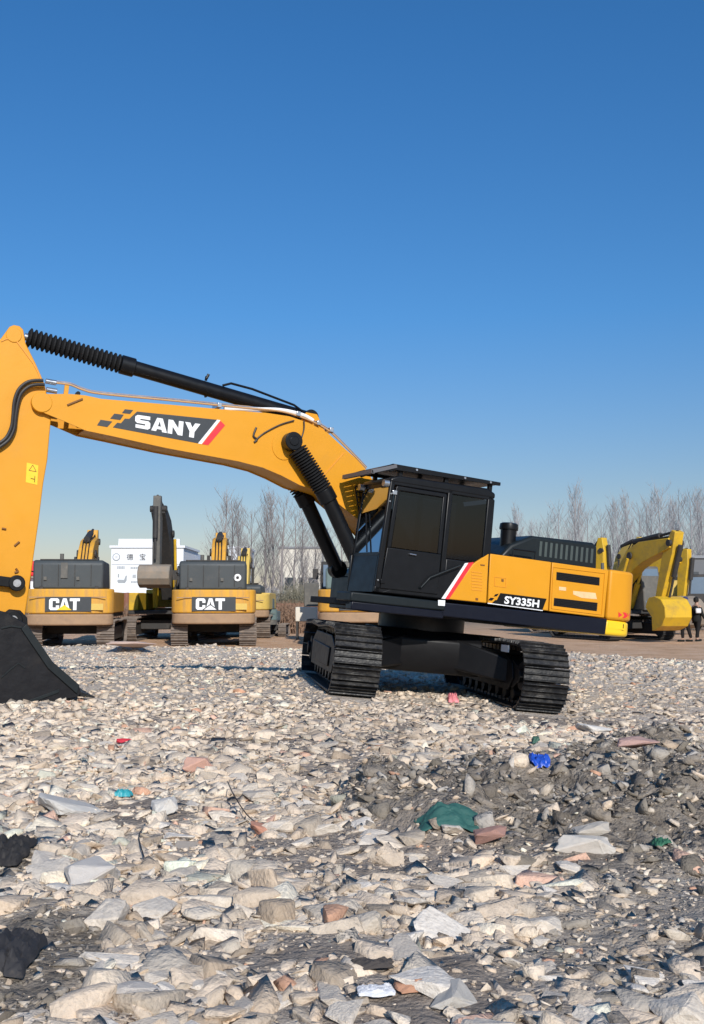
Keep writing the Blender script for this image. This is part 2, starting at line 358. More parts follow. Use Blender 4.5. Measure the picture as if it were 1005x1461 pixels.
# raised door on the rear panel with two black louvred vents
for poly in ([(794.5, 816), (856, 824), (855.5, 835.5), (794, 827.5)], [(791, 853), (853, 860), (851.8, 872), (790.2, 864.3)]):
    v = side(poly, 1.495, 1.504, 'louvre_vent', M['vent'], p3)
    mm = MB(); q = [poly[0], poly[1], poly[2], poly[3]]
    for k in range(5):
        y0 = .08 + k * .19
        c4 = [bil(q, .02, y0), bil(q, .98, y0), bil(q, .98, y0 + .07), bil(q, .02, y0 + .07)]
        mm.prism([L(x, y, 1.508) for x, y in c4], 1.504, 1.512)
    mm.build('louvre_slats', M['black'], v)
def frame_lines(name, poly, b, w=.010, par=None, mat=None):
    pts = [L(x, y, b) for x, y in poly]; m = MB()
    for i in range(len(pts)):
        a, c = pts[i]; a2, c2 = pts[(i + 1) % len(pts)]; m.bar((a, b, c), (a2, b, c2), w, .008)
    m.build(name, mat or M['orange'], par)
frame_lines('door_rim', [(789.5, 809), (863, 818), (858.5, 877), (787, 868)], 1.502, .018, p3)
def faded(poly, mat, par): side(poly, 1.499, 1.5035, 'faded_sticker', mat, par)
M['fade'] = pm('faded sticker', (.78, .50, .26), .6, var=.25, scale=12)
faded([(798, 837), (808, 838), (808, 843), (798, 842)], M['fade'], p3)
faded([(818, 843), (850, 846), (852, 855), (830, 853), (818, 848)], M['fade'], p3)
M['ridge'] = pm('orange relief', (.70, .28, .02), .5)
mm = MB()
for k in range(7): mm.prism([L(x, y, 1.503) for x, y in [(673, 815 + k * 4.2), (688, 816.6 + k * 4.2), (688, 818 + k * 4.2), (673, 816.4 + k * 4.2)]], 1.498, 1.506)
mm.build('panel_louvres', M['ridge'], p1)
side([(686, 805), (692, 805.7), (692, 807.3), (686, 806.7)], 1.499, 1.508, 'latch', M['orange_dk'], p1)
side([(679, 853), (682.5, 853.4), (682.5, 856.6), (679, 856.2)], 1.499, 1.508, 'latch', M['orange_dk'], p1)
frame_lines('hatch_rim', [(706, 823), (722, 825), (722, 838), (706, 836)], 1.502, .008, p2, M['ridge'])
side([(716, 826), (719, 826.4), (719, 830), (716, 829.6)], 1.499, 1.508, 'latch', M['orange_dk'], p2)
# model lettering
z = lambda x, y: (680 + x * .22886, 760 + y * .22886)
bn = side([z(*q) for q in [(150, 376), (438, 412), (412, 482), (95, 441), (118, 420), (128, 420)]], 1.499, 1.504, 'lettering_banner', M['black'], p2)
vs, fs = text_geo('SY335H', .035); q = [z(178, 394), z(394, 420), z(389, 468), z(172, 442)]
mb = MB(); pts = [L(*bil(q, x, y), 1.507) for x, y in vs]; mb.add([(a, 1.508, c) for a, c in pts], fs); mb.build('model_lettering', M['white'], bn)
side([z(*k) for k in [(72, 437), (415, 483), (413, 488), (70, 442)]], 1.499, 1.505, 'banner_line', M['white'], bn)
for k in [[(88, 405), (112, 408), (96, 424), (74, 421)], [(118, 384), (140, 380), (128, 396), (108, 398)]]: side([z(*j) for j in k], 1.499, 1.504, 'check_mark', M['black'], p2)
# white and red sloping stripe, black panel in front of it
side([(545, 845), (640, 812), (664, 804.5), (630.5, 854)], .9, 1.496, 'cab_rear_panel', M['black'], bevel=.01)
side([(664, 803.5), (668.5, 803), (635.5, 854.5), (630.3, 854)], 1.40, 1.50, 'white_stripe', M['white'])
side([(668.7, 803), (676.5, 802), (641, 855), (635.7, 854.5)], 1.40, 1.501, 'red_stripe', M['red'])
MB().tube([(*[L(600, 839, 1.56)[0], 1.50], L(600, 839, 1.56)[1]), (L(601, 838, 1.56)[0], 1.56, L(601, 838, 1.56)[1]), (L(614, 824, 1.56)[0], 1.56, L(614, 824, 1.56)[1]), (L(657, 807, 1.56)[0], 1.56, L(657, 807, 1.56)[1]), (L(658, 807, 1.56)[0], 1.50, L(658, 807, 1.56)[1])], .014, 10).build('handrail', M['greendk'], EX, smooth=True)

# ---- counterweight
half = [(-2.445, 1.48), (-2.74, 1.48), (-2.90, 1.44), (-3.02, 1.33), (-3.13, 1.12), (-3.22, .82), (-3.28, .45), (-3.30, 0)]
plan = half + [(a, -b) for a, b in half[-2::-1]]
MB().prism(plan, 1.435, 2.215, lambda a, c, b: (a, c, b)).build('counterweight', M['orange'], EX, .05, seg=4)
cwo = EX.children[-1]
MB().prism([(a + (.02 if a < -2.6 else 0), b * .985) for a, b in plan], 1.19, 1.43, lambda a, c, b: (a, c, b)).build('counterweight_base', M['yellow_strip'], EX, .05, seg=4)
# red arrow marks wrap round the corner
def wrap(px0, py0):
    """point on the counterweight skin seen at this place"""
    c = MXI @ CAMP; d = MXI.to_3x3() @ ray(px0, py0); best = None
    for i in range(len(half) - 1):
        (a0, b0), (a1, b1) = half[i], half[i + 1]
        den = d.x * (b1 - b0) - d.y * (a1 - a0)
        if abs(den) < 1e-9: continue
        t = ((a0 - c.x) * (b1 - b0) - (b0 - c.y) * (a1 - a0)) / den
        p = c + d * t; s_ = ((p.x - a0) * (a1 - a0) + (p.y - b0) * (b1 - b0)) / ((a1 - a0) ** 2 + (b1 - b0) ** 2)
        if -.02 <= s_ <= 1.02 and (best is None or t < best[0]):
            nrm = Vector((-(b0 - b1), (a0 - a1), 0)).normalized() * .004
            if nrm.y < 0: nrm = -nrm
            best = (t, p + nrm)
    return best[1] if best else None
for k, pl in enumerate([[(882.5, 873), (888, 877.5), (882.5, 881)], [(888.5, 873.5), (893, 874), (896, 878.5), (892, 882), (888, 881.7), (891, 877.8)], [(894.5, 874.3), (898.3, 874.8), (898.3, 882), (894, 882), (897, 878.5)]]):
    w = [wrap(*p) for p in pl]
    if all(w): MB().add(w, [tuple(range(len(w)))]).build('arrow_mark', M['red'], cwo)
side([(868.5, 887), (892, 889.5), (891, 899), (867.5, 896.5)], 1.4585, 1.4615, 'warning_label', M['yellow_strip'], EX)
side([(889.3, 890.6), (890.4, 890.7), (890, 896.7), (888.9, 896.5)], 1.4615, 1.464, 'label_mark', M['black'], EX)
MB().box(-2.9, -2.6, .30, .42, 2.21, 2.25).box(-2.9, -2.6, -.42, -.30, 2.21, 2.25).build('lifting_lug', M['orange'], EX, .01)

# ---- engine hood
hd = [(-.60, 2.19), (-.80, 2.42), (-1.18, 2.60), (-2.34, 2.63), (-2.43, 2.58), (-2.45, 2.19)]
hood = loc(hd, -.25, 1.15, 'engine_hood', M['greendk'], bevel=.05, seg=3)
mm = MB()
for k in range(11):
    a = -1.32 - k * .098; mm.prism([(a, 2.30), (a - .045, 2.30), (a - .045, 2.53), (a, 2.53)], 1.145, 1.156)
M['slot'] = pm('hood slot highlight', (.055, .07, .066), .5)  # lighter green tone paints in the highlights along the slots
mm.build('hood_slots', M['slot'], hood)
mm = MB()
for k in range(5): mm.box(-1.3 - k * .2, -1.38 - k * .2, .0, .9, 2.60, 2.615)
mm.build('hood_ribs', M['greendk'], hood)
a0, c0 = L(723.5, 786, .9)
pc = MB().tube([(a0, .9, c0 - .18), (a0, .9, c0 + .07)], .05, 14).tube([(a0, .9, c0 + .05), (a0, .9, c0 + .09)], .12, 24).tube([(a0, .9, c0 + .09), (a0, .9, c0 + .33)], [.118, .125], 28)
pc.tube([(a0, .9, c0 + .33), (a0, .9, c0 + .36), (a0, .9, c0 + .42), (a0, .9, c0 + .435)], [.145, .148, .14, .11], 28).build('air_precleaner', M['black'], EX, smooth=True)
MB().tube([(a0 + .0, .9, c0 - .10), (a0 + .0, .9, c0 - .03)], .065, 20).build('precleaner_clamp', M['steel'], EX, smooth=True)
loc([(-.62, 2.05), (-.20, 2.05), (-.20, 2.26), (-.62, 2.22)], .3, 1.3, 'cab_rear_deck', M['black'], bevel=.01)
MB().tube([(-.75, 1.3, 2.2), (-.75, 1.3, 2.34), (-1.15, 1.3, 2.34), (-1.15, 1.3, 2.2)], .012, 8).build('grab_handle', M['black'], EX, smooth=True)

# ---- cab
CB0, CB1 = .55, 1.49
cab = empty('cab'); cab.parent = EX
FT = 1.50; FB = 1.60          # front top / bottom
m = MB()
rim = [(-.22, 1.46), (FB, 1.46), (FT, 3.02), (FT - .08, 3.10), (-.12, 3.14), (-.24, 3.02)]
# pillars and rails on both sides
for b0, b1 in ((CB1 - .06, CB1), (CB0, CB0 + .06)):
    m.prism([(FB - .09, 1.46), (FB, 1.46), (FT, 3.05), (FT - .075, 3.05)], b0, b1)         # front pillar
    m.prism([(.50, 1.46), (.58, 1.46), (.56, 3.06), (.48, 3.06)], b0, b1)                  # centre pillar
    m.prism([(-.24, 1.46), (-.10, 1.46), (-.12, 3.10), (-.24, 3.0)], b0, b1)               # rear pillar
    m.prism([(-.24, 2.99), (FT, 2.99), (FT - .06, 3.07), (-.16, 3.10)], b0, b1)            # top rail
    m.prism([(-.24, 1.46), (FB, 1.46), (FB, 1.55), (-.24, 1.55)], b0, b1)
m.prism([(-.24, 1.46), (.50, 1.46), (.50, 2.05), (-.24, 2.05)], CB1 - .05, CB1 - .002)     # lower rear panel
m.prism([(-.24, 1.46), (FB, 1.46), (FB, 2.0), (-.24, 2.0)], CB0 + .002, CB0 + .05)
m.box(-.235, -.18, CB0 + .06, CB1 - .06, 1.46, 2.2)
m.box(-.20, FB - .02, CB0 + .05, CB1 - .05, 1.455, 1.50)
m.build('cab_frame', M['black'], cab, .015)
# roof
MB().prism([(-.24, 3.02), (FT + .02, 3.02), (FT, 3.09), (FT - .12, 3.135), (-.10, 3.16), (-.24, 3.10)], CB0 - .01, CB1 + .005).build('cab_roof', M['black'], cab, .03, seg=3)
# door
dr = MB()
D0, D1 = .60, 1.50
dr.prism([(D0, 1.52), (D1 + .02, 1.52), (D1 - .03, 2.10), (D0, 2.10)], CB1 - .01, CB1 + .022)
dr.prism([(D0, 2.10), (D0 + .06, 2.10), (D0 + .05, 2.97), (D0 - .01, 2.97)], CB1 - .01, CB1 + .022)
dr.prism([(D1 - .09, 2.10), (D1 - .03, 2.10), (D1 - .085, 2.97), (D1 - .15, 2.97)], CB1 - .01, CB1 + .022)
dr.prism([(D0, 2.92), (D1 - .09, 2.92), (D1 - .095, 2.98), (D0, 2.98)], CB1 - .01, CB1 + .023)
door = dr.build('cab_door', M['black'], cab, .01)
MB().prism([(D0 + .06, 2.11), (D1 - .10, 2.11), (D1 - .15, 2.91), (D0 + .055, 2.91)], CB1 + .002, CB1 + .008).build('door_window', M['glass_dk'], door)
MB().tube([(D0 + .42, CB1 + .02, 2.04), (D0 + .42, CB1 + .05, 2.04), (D0 + .52, CB1 + .05, 2.045), (D0 + .52, CB1 + .02, 2.045)], .009, 8).build('door_handle', M['steel'], door, smooth=True)
for hzz in (1.62, 2.88):
    MB().box(D1 - .04 - (hzz - 1.6) * .045, D1 + .03 - (hzz - 1.6) * .045, CB1 + .02, CB1 + .04, hzz - .03, hzz + .03).build('door_hinge', M['steel'] if hzz > 2 else M['black'], door, .004)
MB().prism([(-.10, 2.06), (.50, 2.06), (.49, 2.985), (-.11, 2.985)], CB1 - .03, CB1 - .022).build('side_window', M['glass_dk'], cab)
MB().prism([(-.10, 2.02), (FB - .11, 2.02), (FT - .09, 2.985), (-.11, 2.985)], CB0 + .03, CB0 + .036).build('side_window', M['glass'], cab)
# front
def fa(c): return FB + (FT - FB) * (c - 1.46) / (3.05 - 1.46)
f = MB()
f.add([(fa(c) - dx, b, c) for c in (1.46, 1.98) for dx in (0, .04) for b in (CB0 + .06, CB1 - .06)], [(0, 1, 5, 4), (2, 6, 7, 3), (0, 2, 3, 1), (4, 5, 7, 6), (0, 4, 6, 2), (1, 3, 7, 5)])
f.build('front_lower_panel', M['black'], cab)
f = MB(); f.add([(fa(c) - .015, b, c) for c in (1.99, 3.0) for b in (CB0 + .05, CB1 - .05)], [(0, 1, 3, 2)]); f.build('windscreen', M['glass'], cab)
f = MB()
for c in (2.0, 3.0): f.box(fa(c) - .03, fa(c) + .004, CB0 + .03, CB1 - .03, c - .025, c + .025)
f.build('windscreen_frame', M['black'], cab, .005)
MB().bar((fa(2.05) + .02, 1.1, 2.03), (fa(2.7) + .02, .85, 2.6), .018).build('wiper', M['black'], cab)
f = MB(); f.box(-.205, -.195, CB0 + .08, CB1 - .08, 2.2, 2.95); f.build('rear_window', M['glass'], cab)
# roof guard with barred visor
rg = MB()
rg.prism([(-.30, 3.225), (1.45, 3.20), (1.52, 3.165), (1.60, 3.20), (1.50, 3.285), (-.30, 3.275)], CB1 - .02, CB1 + .02)
rg.prism([(-.30, 3.225), (1.45, 3.20), (1.52, 3.165), (1.60, 3.20), (1.50, 3.285), (-.30, 3.275)], CB0 - .04, CB0)
rg.box(-.30, 1.46, CB0 - .02, CB1 + .0, 3.24, 3.265)
for a in (-.2, .55, 1.3): rg.box(a, a + .06, CB0 + .02, CB0 + .08, 3.12, 3.24).box(a, a + .06, CB1 - .10, CB1 - .04, 3.12, 3.24)
guard = rg.build('roof_guard', M['black'], cab, .006)
vz = MB()
vis = [(1.46, 3.27), (1.78, 3.12)]
for k in range(9):
    b = CB0 - .03 + k * (CB1 - CB0 + .04) / 8; vz.bar((1.44, b, 3.26), (1.80, b, 3.13), .03, .05)
vz.bar((1.80, CB0 - .04, 3.13), (1.80, CB1 + .02, 3.13), .05, .06); vz.bar((1.46, CB0 - .04, 3.26), (1.46, CB1 + .02, 3.26), .05, .05); vz.bar((1.63, CB0 - .04, 3.19), (1.63, CB1 + .02, 3.19), .02, .03)
M['visorbar'] = pm('grey visor bars', (.11, .11, .12), .5)
vz.build('visor_bars', M['visorbar'], guard)
MB().prism([(1.45, 3.285), (1.52, 3.275), (1.82, 3.145), (1.82, 3.10), (1.74, 3.12), (1.45, 3.21)], CB1 + .0, CB1 + .02).prism([(1.45, 3.285), (1.52, 3.275), (1.82, 3.145), (1.82, 3.10), (1.74, 3.12), (1.45, 3.21)], CB0 - .05, CB0 - .03).build('visor_cheek', M['black'], guard)
for a in (1.12, -.12, -.30 + .62):
    MB().tube([(a, CB1 + .02, 3.25), (a, CB1 + .035, 3.25)], .016, 10).build('guard_bolt', M['steel'], guard)
f = MB().tube([(FT + .02, CB1 - .03, 3.0), (FT + .10, CB1 - .03, 3.0)], .05, 14).tube([(FT + .02, CB0 + .1, 3.0), (FT + .10, CB0 + .1, 3.0)], .05, 14); f.build('work_light', M['steel'], cab, smooth=True)
for hzz, bz in ((2.86, 1.50), (2.75, 1.50), (1.63, 1.50)):
    MB().tube([(fa(hzz) - .03, 1.49, hzz), (fa(hzz) - .03, 1.502, hzz)], .012, 8).build('pillar_bolt', M['steel'], cab)
# seat and console inside
st = MB().box(.35, .85, .8, 1.25, 1.75, 1.9).box(.28, .42, .82, 1.23, 1.9, 2.55).box(.26, .38, .9, 1.15, 2.57, 2.78).box(.4, .8, .85, 1.2, 1.5, 1.75); st.build('operator_seat', M['seat'], cab, .04)
MB().box(.6, .95, 1.26, 1.38, 1.8, 2.0).box(.6, .95, .67, .78, 1.8, 2.0).tube([(1.2, .95, 1.5), (1.1, .95, 2.1)], .015, 8).tube([(1.2, 1.1, 1.5), (1.1, 1.1, 2.1)], .015, 8).build('control_levers', M['black_matt'], cab)
# mesh guard at the right of the cab front
mg = MB(); T0 = L(507, 694, .5); T1 = L(531, 697, .5); T2 = L(515, 746, .5)
for k in range(8):
    t = k / 7; a = Vector((T0[0] + (T2[0] - T0[0]) * t, .5, T0[1] + (T2[1] - T0[1]) * t)); b = Vector((T1[0] + (T2[0] + (T1[0] - T0[0]) * .28 - T1[0]) * t, .5, T1[1] + (T2[1] - T1[1]) * t)); mg.bar(a, b, .016)
for k in range(5):
    t = k / 4; a = Vector((T0[0] + (T1[0] - T0[0]) * t, .5, T0[1] + (T1[1] - T0[1]) * t)); b = Vector((T2[0] + (T1[0] - T0[0]) * .28 * t, .5, T2[1])); mg.bar(a, b, .018)
mg.build('mesh_guard', M['black'], cab)
# toolbox and front frame under the windscreen
MB().prism([(-.1, 1.44), (.78, 1.44), (.78, 1.82), (.70, 1.90), (-.1, 1.92)], -1.45, -.6).build('tool_box', M['black'], EX, .02)
MB().box(.9, 1.38, -.55, .5, 1.2, 1.70).build('boom_mount', M['black'], EX, .02)
loc([(-.1, 1.4), (1.0, 1.4), (.45, 2.15), (.0, 2.15)], .37, .44, 'boom_mount_plate', M['black'], bevel=.01)
loc([(-.1, 1.4), (1.0, 1.4), (.45, 2.15), (.0, 2.15)], -.44, -.37, 'boom_mount_plate', M['black'], bevel=.01)

# ---- boom
BB = .34
boom = empty('boom'); boom.parent = EX
top = [(68, 562), (100, 562), (122, 564), (145, 569), (240, 577), (340, 586), (380, 589), (413, 594), (440, 603), (467, 617), (491, 639), (507, 653), (521, 668)]
bot = [(515, 744), (491, 725), (467, 705), (447, 698), (428, 692), (401, 678), (375, 667), (340, 658), (237, 639), (160, 622), (122, 614), (90, 600), (51, 584)]
P_top = [L(x, y, BB) for x, y in top]; P_bot = [L(x, y, BB) for x, y in bot]
outline = [(6.27, 3.50)] + P_top + [(.75, 2.65), (.28, 2.06), (.12, 2.02), (.02, 1.92), (.05, 1.80), (.17, 1.74), (.32, 1.78), (.62, 1.98)] + P_bot
m = MB()
m.prism(outline, BB - .02, BB); m.prism(outline, -BB, -BB + .02)
m.build('boom_side_plates', M['orange'], boom)
# top and bottom skins set in from the side plates
def skin(name, pts, off, mat=None):
    m = MB(); n = len(pts); vs = []
    for i, (a, c) in enumerate(pts):
        a1, c1 = pts[max(i - 1, 0)]; a2, c2 = pts[min(i + 1, n - 1)]; d = Vector((a2 - a1, c2 - c1)).normalized(); nx, ny = -d.y * off, d.x * off
        vs += [(a + nx, -BB + .021, c + ny), (a + nx, BB - .021, c + ny), (a + nx * 2.2, -BB + .021, c + ny * 2.2), (a + nx * 2.2, BB - .021, c + ny * 2.2)]
    fs = []
    for i in range(n - 1):
        k = i * 4; fs += [(k, k + 1, k + 5, k + 4), (k + 2, k + 6, k + 7, k + 3)]
    m.add(vs, fs); return m.build(name, mat or M['orange'], boom, smooth=True)
skin('boom_top_plate', P_top[2:] + [(.75, 2.65), (.28, 2.06)], .018)
skin('boom_bottom_plate', [(.62, 1.98)] + P_bot[:-2], .018)
# weld flange along the lower edge
m = MB()
for i in range(len(P_bot) - 3):
    (a, c), (a2, c2) = P_bot[i], P_bot[i + 1]; m.bar((a, BB + .006, c + .012), (a2, BB + .006, c2 + .012), .014, .03)
m.build('weld_flange', M['orange'], boom)
m = MB(); q0 = L(491, 646, BB); q1 = L(457, 684, BB); m.bar((q0[0], BB + .002, q0[1]), (q1[0], BB + .002, q1[1]), .01, .02); m.build('weld_seam', M['ridge'], boom)
# pins
for (px, py, rr, nm) in ((60, 574, .135, 'arm_pivot'), (415, 631, .145, 'cylinder_pin_boss')):
    a, c = L(px, py, BB); MB().tube([(a, -BB - .012, c), (a, BB + .012, c)], rr, 28).build(nm, M['orange'], boom, .008)
a, c = L(405, 640, BB)
# the pad around the cylinder pin
pad = [(a + .19 * math.cos(R(t)), c + .05 + .22 * math.sin(R(t))) for t in range(0, 360, 15)]
loc(pad, BB, BB + .012, 'reinforcing_pad', M['orange'], boom, .004)
# lug carrying the arm cylinder
a, c = L(440, 599, 0); 
for s in (-1, 1): MB().prism([(a - .28, c - .22), (a + .25, c - .16), (a + .10, c + .08), (a - .08, c + .08)], s * .11, s * .15).build('cylinder_lug', M['orange'], boom, .01)
# small brackets at the tip
MB().box(*(lambda q: (q[0] - .03, q[0] + .03))(L(95, 560, BB)), BB - .06, BB - .02, L(95, 572, BB)[1], L(95, 549, BB)[1]).build('hose_bracket', M['orange'], boom, .005)
m = MB(); q0 = L(96, 578, BB); q1 = L(118, 569, BB); m.bar((q0[0], BB + .01, q0[1]), (q1[0], BB + .01, q1[1]), .03, .02); m.build('tip_rib', M['orange_dk'], boom)
q0 = L(111, 562, BB - .1); MB().tube([(q0[0], BB - .15, q0[1]), (q0[0], BB - .05, q0[1])], .03, 12).build('bolt', M['black'], boom)
# banner with lettering
zb = lambda x, y: (130 + x * .20896, 570 + y * .20896)
bn = side([zb(*q) for q in [(315, 82), (862, 138), (738, 300), (150, 190), (180, 158), (205, 162), (232, 130), (262, 132)]], BB - .001, BB + .005, 'lettering_banner', M['banner'], boom)
side([zb(*q) for q in [(862, 138), (884, 141), (756, 304), (731, 300)]], BB - .001, BB + .006, 'white_stripe', M['white'], boom)
side([zb(*q) for q in [(886, 146), (916, 176), (802, 311), (760, 305)]], BB - .001, BB + .006, 'red_stripe', M['red'], boom)
for q in ([(232, 66), (288, 72), (268, 98), (212, 92)], [(160, 96), (224, 104), (200, 140), (132, 130)], [(66, 138), (146, 150), (112, 188), (42, 176)]): side([zb(*k) for k in q], BB - .001, BB + .005, 'check_mark', M['banner'], boom)
m = MB(); q = [zb(304, 103), zb(748, 168), zb(738, 268), zb(300, 190)]
for pl in letters('SANY', .08):
    pts = []
    for x, y in pl:
        pts.append(L(*bil(q, x, y), BB + .009))
    m.prism(pts, BB + .005, BB + .010)
m.build('maker_lettering', M['white'], bn)
# hoses along the top
def hose(px, b, r, name, parent, mat=None, n=8):
    pts = [(L(x, y, b)[0], b, L(x, y, b)[1]) for x, y in px]
    # smooth by catmull
    out = []
    for i in range(len(pts) - 1):
        p0, p1, p2, p3 = [Vector(pts[max(0, min(len(pts) - 1, j))]) for j in (i - 1, i, i + 1, i + 2)]
        for k in range(6):
            t = k / 6; out.append(.5 * ((2 * p1) + (p2 - p0) * t + (2 * p0 - 5 * p1 + 4 * p2 - p3) * t * t + (3 * p1 - p0 - 3 * p2 + p3) * t ** 3))
    out.append(Vector(pts[-1]))
    return MB().tube(out, r, n).build(name, mat or M['hose'], parent, smooth=True)
M['pipe'] = pm('painted hydraulic pipe', (.55, .33, .16), .4, metal=.1)
for j, (b, dy) in enumerate(((.27, 0), (.18, -1.5), (.06, -2))):
    hose([(76, 546 + dy), (100, 549 + dy), (118, 556 + dy), (145, 562 + dy), (240, 571 + dy), (340, 581 + dy), (395, 586 + dy), (424, 593 + dy), (447, 602 + dy), (470, 615 + dy), (495, 639 + dy), (523, 668 + dy)], b, .014, 'hydraulic_pipe', boom, M['pipe'] if j != 1 else M['steel'])
hose([(320, 583), (360, 584), (400, 585), (432, 592), (447, 600)], .24, .03, 'hose_cover', boom, M['white'])
for px, py in ((423, 590), (452, 603), (470, 613), (311, 578)):
    a, c = L(px, py, .2); MB().box(a - .03, a + .03, .02, .31, c - .05, c + .02).build('pipe_clamp', M['steel'], boom, .005)
for (px, py) in ((73, 545), (74, 557)):
    a, c = L(px, py, .30); MB().tube([(a - .07, .30, c), (a + .07, .30, c)], .035, 12).build('hose_fitting', M['steel'], boom, .004)
hose([(365, 628), (377, 618), (400, 606), (420, 600)], BB + .02, .011, 'thin_hose', boom)
hose([(434, 600), (434, 612), (430, 625), (424, 630)], BB + .03, .011, 'thin_hose', boom)
hose([(366, 610), (362, 622), (367, 627), (363, 631)], BB + .015, .016, 'grease_fitting', boom)

# ---- cylinders
def bellows(p, q, r0, r1, n, name, parent):
    p = Vector(p); q = Vector(q); pts = []; rs = []
    for i in range(n):
        for k, (t, rr) in enumerate(((0, r0), (.35, r1), (.65, r1), (.999, r0))):
            f_ = (i + t) / n; pts.append(p + (q - p) * f_); rs.append(rr)
    return MB().tube(pts, rs, 20).build(name, M['black_matt'], parent, smooth=False)
def P3(px, py, b): a, c = L(px, py, b); return Vector((a, b, c))
ac = empty('arm_cylinder'); ac.parent = EX
A0 = P3(35, 480, 0); A1 = P3(172, 519.5, 0); A2 = P3(190, 524.5, 0); A3 = P3(440, 597, 0)
bellows(A0 + (A1 - A0) * .03, A1, .088, .135, 20, 'rubber_bellows', ac)
MB().tube([A0, A1], .05, 16).build('piston_rod', M['steel'], ac, smooth=True)
MB().tube([A1, A2 + (A2 - A1) * .1], .135, 26).build('cylinder_collar', M['black'], ac, .012)
MB().tube([A2, A3], .105, 26).build('cylinder_barrel', M['black'], ac, smooth=True)
MB().tube([A3 + Vector((0, -.14, 0)), A3 + Vector((0, .14, 0))], .12, 20).build('cylinder_eye', M['black'], ac, .01)
MB().tube([P3(295, 540, .05), P3(298, 534, .05)], .02, 8).tube([P3(318, 550, .1), P3(330, 547, .1), P3(360, 555, .1), P3(420, 578, .1), P3(436, 590, .08)], .018, 8).build('cylinder_port_pipe', M['black'], ac, smooth=True)
MB().tube([P3(294, 567, 0), P3(292, 561, 0)], .02, 8).tube([P3(294, 543, 0), P3(295, 537, 0)], .02, 8).build('drain_plug', M['black'], ac)
for b, near in ((.47, True), (-.47, False)):
    bc = empty('boom_cylinder'); bc.parent = EX
    B0 = P3(417, 630, .47); B1 = P3(461, 698, .47); B2 = P3(470, 715, .47); B3 = P3(514, 812, .47)
    if not near: B0, B1, B2, B3 = [Vector((v.x, -.37, v.z)) for v in (B0, B1, B2, B3)]; B0.y = -.44
    MB().tube([B0 - Vector((0, .09, 0)), B0 + Vector((0, .09, 0))], .135, 28).tube([B0 - Vector((0, .1, 0)), B0 + Vector((0, .1, 0))], .075, 18).build('rod_eye', M['black'], bc, .012)
    dv = (B1 - B0); bellows(B0 + dv * .16, B1, .085, .145, 16, 'rubber_bellows', bc)
    MB().tube([B0, B1], .055, 16).build('piston_rod', M['steel'], bc, smooth=True)
    MB().tube([B1, B2], .138, 26).build('cylinder_collar', M['black'], bc, .012)
    MB().tube([B2, B3], .112, 26).build('cylinder_barrel', M['black'], bc, smooth=True)
    MB().tube([B3 - Vector((0, .08, 0)), B3 + Vector((0, .08, 0))], .14, 20).build('barrel_eye', M['black'], bc, .01)
    o = Vector((.13, .0, .07)) if near else Vector((.13, 0, .07))
    MB().tube([B2 + o * .9, B2 + (B3 - B2) * .1 + o * 1.15, B3 + (B2 - B3) * .12 + o * 1.15], .022, 8).build('cylinder_pipe', M['hose'], bc, smooth=True)
    MB().tube([B1 + o * .9, B2 + (B3 - B2) * .04 + o * .85], .035, 8).build('port_block', M['steel' if near else 'black'], bc, smooth=True)

# ---- arm (stick)
SB = .26
arm = empty('arm'); arm.parent = EX
sr = [L(x, y, SB) for x, y in [(20, 463.5), (28, 465), (33.5, 470), (37, 490), (51, 518), (59, 536), (64, 548), (69, 570), (73, 597), (68, 656), (62, 690), (56, 740), (41, 845), (36, 878)]]
sl = [(6.13, .56), (6.25, .53), (6.36, .60), (6.60, 1.1), (6.85, 2.0), (7.02, 3.0), (7.05, 3.6), (6.98, 3.95)] + [L(3, 481, SB), L(14, 466, SB)]
m = MB().prism(sr + sl, -SB, SB); m.build('arm_body', M['orange'], arm, .012)
a, c = L(20, 478, SB); MB().tube([(a, -SB - .012, c), (a, SB + .012, c)], .10, 24).build('cylinder_pin', M['orange'], arm, .006)
# rib following the edge at the top
m = MB(); pts = [L(x, y, SB) for x, y in [(2, 487), (8, 484), (16, 483), (24, 487), (34, 500), (48, 519), (55, 532), (59, 543)]]
for i in range(len(pts) - 1): m.bar((pts[i][0], SB + .005, pts[i][1]), (pts[i + 1][0], SB + .005, pts[i + 1][1]), .012, .016)
m.build('edge_rib', M['ridge'], arm)
q = [L(x, y, BB + .005) for x, y in [(47, 566), (70, 560), (80, 566), (74, 584), (55, 586), (43, 578)]]
# boom fork cheeks over the arm
ck = [L(x, y, BB) for x, y in [(75, 553), (72, 592), (66, 594), (50, 586), (44, 577), (48, 566), (58, 560)]]
for k, pth in enumerate(([(62, 543), (50, 543), (38, 546), (27, 556), (21, 572), (19, 592), (17, 608), (11, 622), (3, 630), (-8, 636)], [(64, 549), (52, 549), (41, 552), (31, 561), (26, 575), (23, 594), (21, 611), (14, 626), (4, 635), (-8, 642)])):
    hose(pth, SB + .07 + k * .0, .024, 'hydraulic_hose', arm)
st = side([(38.5, 660), (55, 664), (53.5, 692), (37, 688)], SB - .001, SB + .004, 'warning_sticker', M['yellow_strip'], arm)
tri = [L(x, y, SB) for x, y in [(47, 663.5), (52, 673), (41.5, 671)]]
m = MB()
for i in range(3): m.bar((tri[i][0], SB + .006, tri[i][1]), (tri[(i + 1) % 3][0], SB + .006, tri[(i + 1) % 3][1]), .008, .006)
m.build('warning_triangle', M['orange_dk'], st)
m = MB(); q0 = P3(44, 682.5, SB + .006); q1 = P3(49, 683.5, SB + .006); m.bar(q0, q1, .012, .006); q0 = P3(50, 679, SB + .006); q1 = P3(49.5, 688, SB + .006); m.bar(q0, q1, .014, .006); m.build('warning_figure', M['black'], st)
